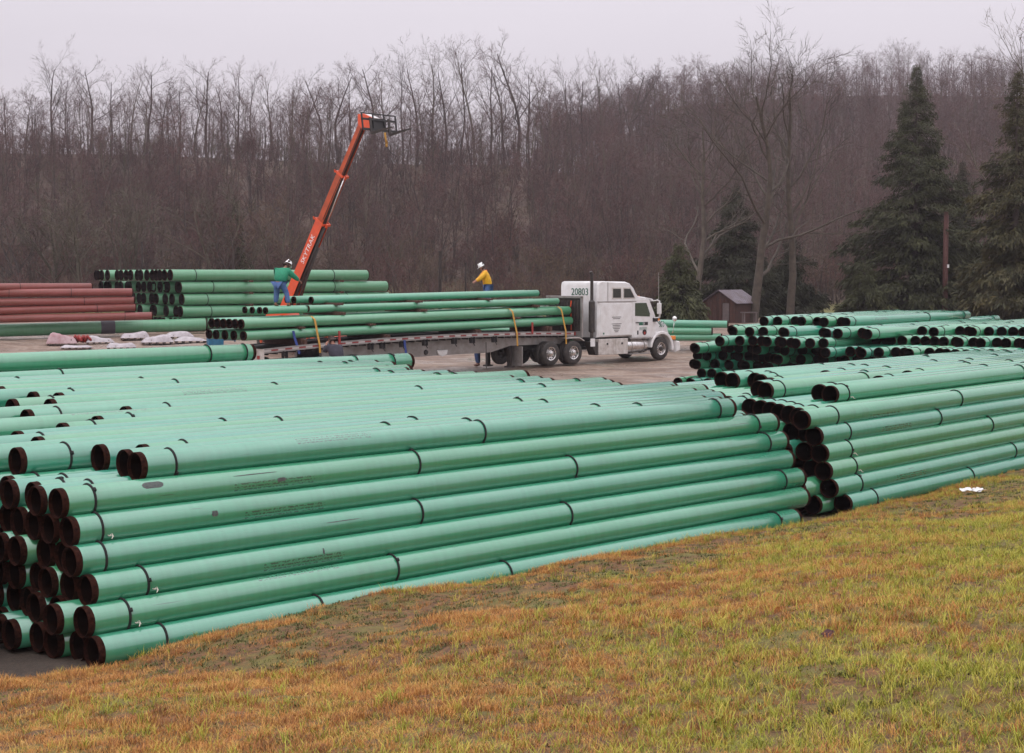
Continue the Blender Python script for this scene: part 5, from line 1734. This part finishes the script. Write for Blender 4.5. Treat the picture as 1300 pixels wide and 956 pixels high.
woods = []     # variants for the wood: (trunk mesh, crown mesh, height)
V_ = [dict(H=15, rad=.13, bole=.27, spread=.50, n1=11, n2=6, n3=5, n4=3), dict(H=16, rad=.14, bole=.34, spread=.5, n1=10, n2=6, n3=5, n4=3),
      dict(H=13, rad=.15, bole=.3, spread=.55, n1=12, n2=5, n3=5, n4=3), dict(H=15, rad=.15, bole=.25, spread=.68, n1=10, n2=7, n3=5, n4=3),
      dict(H=14, rad=.11, bole=.25, spread=.48, n1=12, n2=5, n3=5, n4=3, crown_len=.33), dict(H=11, rad=.12, bole=.2, spread=.6, n1=12, n2=5, n3=5, n4=3, stems=1),
      dict(H=16, rad=.15, bole=.3, spread=.75, n1=10, n2=7, n3=5, n4=3, wob=.16)]
for i, k in enumerate(V_):
    wd, tg_ = bare_tree(40 + i, tw=.028, **k)
    woods.append((wd.mesh('trunk', M['barkpale'] if i in (1, 5) else M['bark'], True), tg_.mesh('crown', [M['twigred'] if i == 2 else M['twig']]), k['H']))
sky_woods = []
SV = [dict(H=17, rad=.24, bole=.38, spread=.55, n1=9, n2=6, n3=4, n4=3), dict(H=17, rad=.22, bole=.45, spread=.45, n1=8, n2=6, n3=4, n4=3), dict(H=14, rad=.20, bole=.28, spread=.75, n1=9, n2=5, n3=4, n4=3),
      dict(H=15, rad=.26, bole=.33, spread=.85, n1=8, n2=6, n3=4, n4=3, wob=.17), dict(H=17, rad=.19, bole=.45, spread=.5, n1=9, n2=5, n3=4, n4=3), dict(H=12, rad=.16, bole=.22, spread=.7, n1=9, n2=5, n3=4, n4=3),
      dict(H=16, rad=.28, bole=.36, spread=.95, n1=7, n2=7, n3=4, n4=3, wob=.2)]
for i, k in enumerate(SV):
    wd, tg_ = bare_tree(140 + i, tw=.024, crown_len=.50, **k)
    sky_woods.append((wd.mesh('trunk', M['barkpale'] if i in (1, 5) else M['bark'], True), tg_.mesh('crown', [M['twigred'] if i == 2 else M['twig']]), k['H']))
# thicket shrubs for the foot of the slope
shrubs = []
for i in range(3):
    wd, tg_ = bare_tree(80 + i, 4.5, .05, bole=.1, spread=.6, n1=5, n2=4, n3=4, n4=3, tw=.024, stems=4, wob=.15, crown_len=.5)
    m_ = [M['twigred'], M['twigtan'], M['twig']][i]
    shrubs.append((wd.mesh('stems', M['bark'], True), tg_.mesh('twigs', [m_])))

def place_tree(name, label, group, var, x, y, s, rz, z=None, sz=None):
    t = thing(name, label, 'tree', (x, y, (gz(x, y) if z is None else z) - .1), rz, group)
    t.scale = (s, s, s if sz is None else sz)
    inst('trunk', var[0], t)
    inst('crown', var[1], t)
    return t
# skyline trees whose tops can be told apart: photo column, row of the top, distance, variant
sky_ = [(8, 105, 240, 2), (30, 100, 235, 5), (62, 47, 215, 0), (85, 78, 230, 4), (112, 74, 240, 3), (140, 82, 236, 2), (165, 76, 245, 1), (185, 74, 238, 3), (205, 80, 242, 0), (225, 95, 240, 4), (246, 84, 235, 1),
        (262, 72, 240, 6), (283, 78, 244, 0), (300, 74, 238, 2), (322, 80, 240, 4), (345, 77, 242, 1), (368, 88, 240, 5), (388, 92, 236, 3), (405, 84, 236, 6), (428, 76, 238, 6), (447, 82, 240, 2), (470, 68, 240, 3), (490, 70, 246, 1),
        (512, 62, 240, 4), (530, 47, 232, 0), (548, 50, 236, 1), (566, 52, 238, 0), (584, 46, 236, 4), (602, 43, 234, 1), (622, 55, 240, 2), (640, 44, 232, 0), (655, 42, 236, 3), (672, 66, 240, 2), (692, 74, 244, 5), (715, 72, 246, 4),
        (738, 74, 250, 2), (762, 68, 252, 1), (785, 74, 258, 4), (805, 68, 262, 3), (828, 78, 270, 2)]
where = ['at the far left', 'left of the boom', 'above the boom', 'right of the boom', 'above the trailer load', 'above the lorry']
for i, (px, py, Y, v) in enumerate(sky_):
    a = pt(px, py, Y)
    g = gz(a[0], a[1])
    s = (a[2] - g) / (sky_woods[v][2] * .98)
    if px == 62: lab = 'tall bare tree at far left, standing clear above its neighbours'
    elif px in (602, 640): lab = 'tall bare skyline tree, %s of the two tallest right of the boom' % ('left' if px == 602 else 'right')
    else: lab = 'bare tree on the skyline, %s from the left along the ridge' % nth(i + 1)
    place_tree('bare_tree', lab, 'bare trees on the skyline', sky_woods[v], a[0], a[1], (s * .7 + .3), random.Random(i).uniform(0, 6), None, s)

# the wood on the slope
rnd = random.Random(4242)
pts = []
def in_view(x, y, m=4):
    return abs(x) < y * .345 + m
yy = 131.0
while yy < 262:
    step = 4.0 + (yy - 131) * .008
    x = -yy * .35 - 4
    while x < yy * .35 + 4:
        px_, py_ = x + rnd.uniform(-2, 2), yy + rnd.uniform(-2, 2)
        pts.append((px_, py_))
        x += step
    yy += step
# far right slope
yy = 262.0
while yy < 455:
    step = 5.2 + (yy - 262) * .012
    x = yy * -.06
    while x < yy * .35 + 6:
        pts.append((x + rnd.uniform(-2.5, 2.5), yy + rnd.uniform(-2.5, 2.5)))
        x += step
    yy += step
wood_pts = []
for (x, y) in pts:
    v = rnd.choice([0, 1, 2, 3, 4, 5, 5, 2, 4])
    if y > 205 and x / y < .02 and rnd.random() < .62: continue
    s = .60 + .22 * min(1, max(0, (y - 131) / 70)) + rnd.uniform(-.12, .12)
    if y > 205 and x / y < .02: s *= .85
    if y > 255 and x / y > 0: s = rnd.uniform(.85, 1.15)
    wood_pts.append((x, y, gz(x, y) - .1, rnd.uniform(0, 6.28), s, v))
wood_pts.sort(key=lambda q: q[1])
NS = 255
near = [q for q in wood_pts if in_view(q[0], q[1], 0)][:NS]
nset = set((q[0], q[1]) for q in near)
near.sort(key=lambda q: q[0] / q[1])
for i, q in enumerate(near):
    place_tree('bare_tree', 'bare woodland tree near the foot of the wooded slope, %s from the left' % nth(i + 1), 'bare trees low on the wooded slope', woods[q[5]], q[0], q[1], q[4], q[3], q[2])
restpts = [q for q in wood_pts if (q[0], q[1]) not in nset]

def scatter(name, label, variants, pts, kind='stuff', cat=None):
    """one object that repeats the given meshes at the given points (x, y, z, turn, scale, variant)"""
    me = bpy.data.meshes.new(name)
    me.vertices.add(len(pts))
    me.vertices.foreach_set('co', np.array([q[:3] for q in pts], np.float32).ravel())
    for an, tp, k in (('turn', 'FLOAT', 3), ('size', 'FLOAT', 4), ('pick', 'INT', 5)):
        at = me.attributes.new(an, tp, 'POINT')
        at.data.foreach_set('value', np.array([q[k] for q in pts], np.int32 if tp == 'INT' else np.float32))
    ob = bpy.data.objects.new(name, me)
    C.objects.link(ob)
    ng = bpy.data.node_groups.new(name, 'GeometryNodeTree')
    ng.interface.new_socket(name='Geometry', in_out='INPUT', socket_type='NodeSocketGeometry')
    ng.interface.new_socket(name='Geometry', in_out='OUTPUT', socket_type='NodeSocketGeometry')
    n, l = ng.nodes, ng.links
    gi, go = n.new('NodeGroupInput'), n.new('NodeGroupOutput')
    js = n.new('GeometryNodeJoinGeometry')
    for v in variants:
        jj = n.new('GeometryNodeJoinGeometry')
        for m_ in v:
            src = bpy.data.objects.new(name + '_source', m_)
            oi = n.new('GeometryNodeObjectInfo')
            oi.inputs['Object'].default_value = src
            l.new(oi.outputs['Geometry'], jj.inputs[0])
        g2i = n.new('GeometryNodeGeometryToInstance')
        l.new(jj.outputs[0], g2i.inputs[0])
        l.new(g2i.outputs[0], js.inputs[0])
    ip = n.new('GeometryNodeInstanceOnPoints')
    l.new(gi.outputs[0], ip.inputs['Points'])
    l.new(js.outputs[0], ip.inputs['Instance'])
    ip.inputs['Pick Instance'].default_value = True
    def att(nm, tp):
        a_ = n.new('GeometryNodeInputNamedAttribute')
        a_.data_type = tp
        a_.inputs['Name'].default_value = nm
        return a_.outputs['Attribute']
    l.new(att('pick', 'INT'), ip.inputs['Instance Index'])
    cx = n.new('ShaderNodeCombineXYZ')
    l.new(att('turn', 'FLOAT'), cx.inputs[2])
    l.new(cx.outputs[0], ip.inputs['Rotation'])
    cs = n.new('ShaderNodeCombineXYZ')
    sz_ = att('size', 'FLOAT')
    for k in range(3): l.new(sz_, cs.inputs[k])
    l.new(cs.outputs[0], ip.inputs['Scale'])
    l.new(ip.outputs[0], go.inputs[0])
    md = ob.modifiers.new('scatter', 'NODES')
    md.node_group = ng
    tag(ob, label, cat, None, kind)
    return ob
scatter('far_wood', 'bare woodland covering the upper slope and the far ridge', [(a_, b_) for a_, b_, _ in woods], restpts)
# undergrowth
sp_ = []
rnd = random.Random(99)
for k in range(2300):
    y = 112 + 150 * rnd.random() ** 1.7
    x = rnd.uniform(-.36, .36) * y
    if y < 122 and x > .12 * y: continue
    sp_.append((x, y, gz(x, y) - .1, rnd.uniform(0, 6.28), rnd.uniform(.5, 1.15) * (0.62 if y < 124 else 1), rnd.choice([0, 1, 1, 2, 2])))
scatter('undergrowth', 'tangled bare scrub at the foot of the wooded slope', shrubs, sp_)

# paler trees in front of the wood
for i, (px, py, Y, v, c, g_) in enumerate(((75, 232, 124, 'p', .9, 0), (105, 225, 122, 'p', 1, 0), (150, 225, 123, 'p', 1, 0), (30, 245, 121, 'd', 1, 0), (275, 225, 124, 'p', 1, 0), (345, 240, 127, 't', 1, 0), (300, 262, 122, 'r', 1, 0))):
    wd, tg_ = bare_tree(300 + i, 8.5, .13, bole=.12, spread=.65, n1=9, n2=6, n3=5, n4=3, tw=.026, stems=2, wob=.14, crown_len=.5)
    mt = {'p': (M['barkpale'], M['barkpale']), 'd': (M['bark'], M['twig']), 't': (M['barkpale'], M['twigtan']), 'r': (M['bark'], M['twigred'])}[v]
    a = pt(px, py, Y); g = gz(a[0], a[1])
    s = (a[2] - g) / 8.2
    lab = ['spreading pale-barked tree at the far left edge of the wood', 'pale multi-stemmed tree above the left end of the red pipes', 'pale olive tree behind the left end of the green stack', 'dark slim tree rising behind the red pipes',
           'pale bare tree left of the boom behind the green stack', 'tan-twigged small tree just left of the boom', 'reddish bare bush-like tree behind the green stack'][i]
    place_tree('bare_tree', lab, 'bare trees along the wood edge', (wd.mesh('trunk', mt[0], True), tg_.mesh('crown', mt[1])), a[0], a[1], s, 0)

# the big bare trees at the right
def big(px, py, pyb, Y, seed, label, m=('bark', 'twig'), **k):
    a = pt(px, py, Y); b_ = pt(px, pyb, Y)
    g = gz(a[0], a[1])
    H = a[2] - g
    wd, tg_ = bare_tree(seed, H * 1.05, **k)
    return place_tree('bare_tree', label, 'big bare trees at the right', (wd.mesh('trunk', M[m[0]], True), tg_.mesh('crown', [M[m[1]]])), a[0], a[1], 1, 0)
big(958, 36, 405, 97, 531, 'biggest bare tree, trunk beside the shed, topping the skyline', ('barkbig', 'barkbig'), rad=.36, bole=.20, spread=.95, n1=13, n2=8, n3=6, n4=4, tw=.022, wob=.16, up=.06, crown_len=.58)
big(1005, 75, 405, 99, 509, 'second big bare tree, right of the tallest, leaning right', ('barkbig', 'barkbig'), rad=.30, bole=.30, spread=.7, n1=9, n2=6, n3=5, n4=3, tw=.022, wob=.15, up=.07, lean=.06, crown_len=.5)
big(884, 112, 405, 98, 512, 'bare tree leaning left behind the lorry and the small spruce', ('barkbig', 'barkbig'), rad=.26, bole=.22, spread=.85, n1=13, n2=7, n3=5, n4=3, tw=.022, wob=.17, up=.06, lean=-.06, crown_len=.6)
big(1290, 28, 405, 108, 520, 'bare tree at the right edge rising behind the golden conifer', ('barkpale', 'twigtan'), rad=.30, bole=.3, spread=.8, n1=12, n2=6, n3=5, n4=3, tw=.022, wob=.13, up=.05, crown_len=.5)
big(1225, 225, 405, 112, 522, 'leafless tree between the big spruce and the golden conifer', ('bark', 'twig'), rad=.18, bole=.15, spread=.6, n1=12, n2=6, n3=5, n4=3, tw=.024, wob=.12)

def conifer(label, px, py, Y, half_px, seed, mname, full=.5, ragged=.25, group='evergreen trees at the right', n=9000, base=.02, cat='tree', name='spruce_tree'):
    rnd = random.Random(seed)
    a = pt(px, py, Y); g = gz(a[0], a[1]); H = a[2] - g
    Rm = half_px / (1950 / Y)
    t = thing(name, label, cat, (a[0], a[1], g - .1), 0, group)
    wd = MB()
    wd.tube([(0, 0, 0), (.02, 0, H * .5), (0, 0, H * .99)], [H * .016, H * .010, .02], 8, False)
    # boughs, drooping, each clothed in hanging sprays
    vs, fs = [], []
    nb = 0
    nring = int(H * 2.6)
    per = n / (nring * 9)
    for i in range(nring):
        h = base + (1 - base) * (i / nring)
        prof = (1 - h) ** .78 * (.86 + .28 * math.sin(h * 17 + seed) * ragged) + .006
        if h < .12: prof *= .75 + 2 * h
        for k in range(9):
            az = rnd.uniform(0, 2 * math.pi)
            Rb = Rm * prof * rnd.uniform(1 - ragged * 1.6, 1.12) * (1 + .22 * math.sin(az * 2 + seed + h * 5))
            z0 = H * h + rnd.uniform(-.45, .45) * min(1, (1 - h) * 5)
            dx, dy = math.cos(az), math.sin(az)
            sag = rnd.uniform(.10, .38)
            wd.tube([(0, 0, z0), (dx * Rb * .5, dy * Rb * .5, z0 - Rb * sag * .35), (dx * Rb, dy * Rb, z0 - Rb * sag * .6)], [.05, .03, .01], 3, False)
            m = int(per * (.35 + Rb / Rm * 2.0)) + 6
            for j in range(m):
                f = rnd.random() ** .62
                rr_ = Rb * (.12 + .9 * f)
                off = rnd.gauss(0, .10 * Rb * f + .08)
                x = dx * rr_ - dy * off; y = dy * rr_ + dx * off
                z = z0 - rr_ * sag * .6 * f + rnd.gauss(0, .14) + .25 * max(0, f - .8) * Rb * .3
                # spray: narrow kite hanging outwards and down
                L_ = rnd.uniform(.25, .60) * (.20 + .95 * (1 - h)); w_ = L_ * rnd.uniform(.08, .17)
                ddz = rnd.uniform(-1.9, -.05)
                q = rnd.gauss(az, .6)
                d = Vector((math.cos(q), math.sin(q), ddz)).normalized()
                s = d.cross(Vector((rnd.gauss(0, 1), rnd.gauss(0, 1), rnd.gauss(0, 1))))
                if s.length < .01: continue
                s.normalize()
                p = Vector((x, y, z))
                o_ = len(vs)
                vs += [p, p + d * L_ * .45 + s * w_, p + d * L_, p + d * L_ * .5 - s * w_]
                fs.append((o_, o_ + 1, o_ + 2, o_ + 3))
    wd.build('trunk', M['bark'], t)
    b = MB(); b.v = [tuple(v) for v in vs]; b.f = fs; b.m = [0] * len(fs)
    b.build('crown', M[mname], t)
    return t
conifer('tall dense dark green spruce with a pointed top, largest evergreen', 1164, 78, 104, 114, 1, 'needle', n=60000, ragged=.30)
conifer('dark lower spruce behind the two big bare trees', 935, 232, 106, 92, 2, 'needledark', n=26000, ragged=.4)
conifer('small drooping dark spruce between the lorry and the shed', 862, 305, 94, 52, 3, 'needle', n=15000, ragged=.35)
conifer('dark evergreen filling the gap right of the bare trees', 1005, 300, 108, 66, 4, 'needledark', n=15000, ragged=.4)
conifer('golden-tinged tall conifer cut by the right edge', 1292, 84, 90, 96, 5, 'needleolive', n=42000, ragged=.45)
conifer('dark evergreen standing behind the rusty pole', 1222, 200, 110, 60, 6, 'needledark', n=16000, ragged=.4)
conifer('low dark evergreen at the foot of the big spruce, left', 1098, 330, 100, 46, 7, 'needle', n=9000, ragged=.4)
conifer('small olive evergreen among bare trees left of the boom', 298, 245, 128, 30, 8, 'needleolive', n=4500, ragged=.6)

# brush heaps and old field fence at the wood edge, far left
M['brush'] = mat('pale_brush', (.26, .20, .18), .9, ncol=(.12, .09, .08), nscale=3, nfac=.8)
def heap(px0, px1, py, Y, hpx, seed, label):
    a = pt(px0, py, Y); c_ = pt(px1, py, Y)
    rnd = random.Random(seed)
    b = MB()
    Wd = c_[0] - a[0]; hh = hpx / (1950 / Y)
    for k in range(320):
        u = rnd.random(); x = u * Wd; h = hh * math.sin(math.pi * u) ** .5 * rnd.random() ** .6
        p = Vector((x, rnd.uniform(-1.2, 1.2), h)); d = Vector((rnd.gauss(0, 1), rnd.gauss(0, .6), rnd.gauss(0, .35))).normalized()
        L_ = rnd.uniform(.6, 1.8)
        b.tube([p - d * L_ / 2, p + d * L_ / 2 + Vector((0, 0, rnd.uniform(-.1, .1)))], [rnd.uniform(.03, .07), .02], 3, False)
    # the ground-hugging core of the heap
    o = b.build('brush_heap', M['brush'])
    o.location = (a[0], Y, gz((a[0] + c_[0]) / 2, Y) - .05)
    tag(o, label, 'brush pile', 'brush heaps at the wood edge')
heap(-6, 28, 330, 120, 18, 1, 'pale brush heap at the left edge of the picture')
heap(40, 104, 332, 119, 17, 2, 'long pale brush heap above the red pipes')
t = thing('board_fence', 'old grey board fence at the wood edge behind the left green stack', 'fence', (pt(142, 330, 118)[0], 118, gz(pt(142, 330, 118)[0], 118)), 0)
for k in range(5):
    b = MB(); b.bb(k * 1.6, k * 1.6 + .1, -.06, .06, -.1, 1.35); b.build('post', M['greyboard'], t)
for z in (.35, .78, 1.2):
    b = MB(); b.bb(0, 6.5, -.09, -.06, z, z + .15); b.build('rail', M['greyboard'], t)

# ---------------------------------------------------------------- grass on the bank
def gm(name, c1, c2, c3):
    m = bpy.data.materials.new(name)
    m.use_nodes = True
    n, l = m.node_tree.nodes, m.node_tree.links
    b = n['Principled BSDF']
    b.inputs['Roughness'].default_value = .75
    oi = n.new('ShaderNodeObjectInfo')
    cr = n.new('ShaderNodeValToRGB')
    cr.color_ramp.elements[0].color = (*c1, 1); cr.color_ramp.elements[1].color = (*c3, 1)
    e = cr.color_ramp.elements.new(.5); e.color = (*c2, 1)
    l.new(oi.outputs['Random'], cr.inputs[0])
    l.new(cr.outputs[0], b.inputs['Base Color'])
    return m
M['deadgrass'] = gm('dead_grass', (.60, .37, .10), (.52, .215, .05), (.20, .078, .028))
M['greengrass'] = gm('green_grass', (.22, .26, .020), (.38, .37, .040), (.52, .42, .07))
M['lowweed'] = gm('low_weeds', (.09, .11, .02), (.13, .12, .03), (.075, .075, .02))
def tuft(seed, n, hgt, spr, wd, m, lie=.5):
    rnd = random.Random(seed)
    b = MB()
    for k in range(n):
        r_, az = spr * rnd.random() ** .5, rnd.uniform(0, 6.28)
        p = Vector((r_ * math.cos(az), r_ * math.sin(az), -.01))
        a2 = rnd.uniform(0, 6.28); tilt = rnd.uniform(0.05, lie)
        d = Vector((math.cos(a2) * tilt, math.sin(a2) * tilt, 1)).normalized()
        s = Vector((-math.sin(a2 + rnd.gauss(0, .6)), math.cos(a2), 0)).normalized()
        h = hgt * rnd.uniform(.4, 1.1); w_ = wd * rnd.uniform(.7, 1.3)
        q = p + d * h * .55; d2 = (d + Vector((math.cos(a2), math.sin(a2), -.4)) * rnd.uniform(.2, .9)).normalized(); e_ = q + d2 * h * .5
        b.add([p - s * w_, p + s * w_, q + s * w_ * .8, q - s * w_ * .8, e_], [(0, 1, 2, 3), (3, 2, 4)])
    return (b.mesh('tuft', m),)
dead = [tuft(i, 60, .055, .11, .0019, M['deadgrass'], 2.2) for i in range(5)] + [tuft(20 + i, 34, .085, .08, .0020, M['deadgrass'], .8) for i in range(3)]
green = [tuft(50 + i, 34, .065, .09, .0021, M['greengrass'], 1.7) for i in range(4)] + [tuft(60 + i, 12, .17, .05, .0028, M['greengrass'], .8) for i in range(2)]
weed = [tuft(70 + i, 30, .045, .08, .006, M['lowweed'], 1.6) for i in range(3)]
rg = np.random.default_rng(11)
def fbm(x, y, s, seed):
    v = 0
    for k, (f, a_) in enumerate(((1, .5), (2.1, .3), (4.3, .2))):
        v = v + a_ * np.sin(x * s * f + 1.7 * seed + 2 * np.sin(y * s * f * .7 + seed)) * np.cos(y * s * f * 1.1 + seed * .6 + 1.5 * np.sin(x * s * f * .5))
    return v
n_ = 170000
X = rg.uniform(-8, 14, n_); Y = rg.uniform(7.5, 33, n_)
t_, s_ = bank_s(X, Y)
keep = (s_ > -.12) & (np.abs(X) < Y * .345 + .4) & (Y > 7.6)
X, Y, t_, s_ = X[keep], Y[keep], t_[keep], s_[keep]
Z = bank_z(X, Y)
# bare soil strip near the crest, brown tussocks lower left, greener lower right
soil = fbm(X, Y, 1.1, 1) * .5 + .55 * np.exp(-((s_ - 1.3) / 1.1) ** 2) - .12 * (s_ > 4)
gr = fbm(X, Y, .9, 4) * .45 + .12 * np.clip(X + 1, -3, 6) * .60 + .05 * (s_ - 5)
cl = fbm(X, Y, 3.3, 7)
dp, gp, wp = [], [], []
u = rg.random(len(X))
for i in range(len(X)):
    x, y, z = X[i], Y[i], Z[i]
    far_ = min(1.0, 1.0 + 0 * y)
    if u[i] > .80: continue
    bare = soil[i] > .30
    if bare and u[i] > .10:
        if u[i] < .28: wp.append((x, y, z, rg.uniform(0, 6.28), rg.uniform(.5, 1.1), int(rg.integers(0, 3))))
        continue
    if rg.random() < .34 + .95 * gr[i]:
        big_ = rg.random() < .05
        gp.append((x, y, z, rg.uniform(0, 6.28), rg.uniform(.45, 1.0), int(rg.integers(4, 6)) if big_ else int(rg.integers(0, 4))))
    else:
        k = int(rg.integers(0, 5)) if cl[i] < .12 else int(rg.integers(5, 8))
        dp.append((x, y, z, rg.uniform(0, 6.28), rg.uniform(.55, 1.15) * (1 if cl[i] < .12 else .9), k))
    if rg.random() < .12:
        wp.append((x, y, z, rg.uniform(0, 6.28), rg.uniform(.4, 1.0), int(rg.integers(0, 3))))
scatter('dead_grass', 'short orange-brown dead grass covering the bank', dead, dp)
scatter('green_grass', 'thin green blades coming up through the dead grass', green, gp)
scatter('low_weeds', 'low green weeds on the bare soil of the bank', weed, wp)
print('grass', len(dp), len(gp), len(wp))
# litter and leaf
M['litter'] = mat('white_litter', (.8, .79, .78), .5)
def on_bank(px, py, y0=8, y1=34):
    for k in range(400):
        Y_ = y0 + (y1 - y0) * k / 399
        p = pt(px, py, Y_)
        if p[2] < float(bank_z(np.array(p[0]), np.array(p[1]))):
            return p
    return pt(px, py, y1)
p = on_bank(1232, 628)
b = MB(); rnd = random.Random(6)
for cx_ in (-.13, -.02, .09, .17):
    vs = []
    for i in range(4):
        for j in range(4):
            vs.append((cx_ + (i - 1.5) * .04 + rnd.uniform(-.012, .012), (j - 1.5) * .035 + rnd.uniform(-.01, .01), .03 + rnd.uniform(0, .055)))
    b.add(vs, [(i * 4 + j, i * 4 + 4 + j, i * 4 + 5 + j, i * 4 + 1 + j) for i in range(3) for j in range(3)])
o = b.build('paper_scrap', M['litter']); o.location = (p[0], p[1], p[2] + .03); o.rotation_euler = (.3, 0, .2)
md = o.modifiers.new('s', 'SOLIDIFY'); md.thickness = .004
tag(o, 'crumpled white paper scrap lying on the grass bank at right', 'litter')
M['leaf'] = mat('dark_red_leaf', (.07, .02, .025), .6)
p = on_bank(1042, 813)
b = MB(); b.add([(0, 0, 0), (.05, .03, .02), (.10, .01, .03), (.06, -.04, .015), (.02, -.03, .0)], [(0, 1, 2, 3, 4)])
o = b.build('fallen_leaf', M['leaf']); o.location = (p[0], p[1], p[2] + .05); o.rotation_euler = (.9, .1, .3)
md = o.modifiers.new('s', 'SOLIDIFY'); md.thickness = .002
tag(o, 'dark purple-brown fallen leaf standing in the grass low at right', 'leaf')

# ---------------------------------------------------------------- damp air
hz = bpy.data.materials.new('damp_air')
hz.use_nodes = True
n, l = hz.node_tree.nodes, hz.node_tree.links
n.remove(n['Principled BSDF'])
pv = n.new('ShaderNodeVolumePrincipled')
pv.inputs['Color'].default_value = (.86, .80, .86, 1)
pv.inputs['Density'].default_value = 0.00032
l.new(pv.outputs[0], n['Material Output'].inputs['Volume'])
b = MB(); b.bb(-760, 760, -80, 1540, -4, 112)
tag(b.build('haze', hz), 'thin damp haze over the valley', None, None, 'stuff')
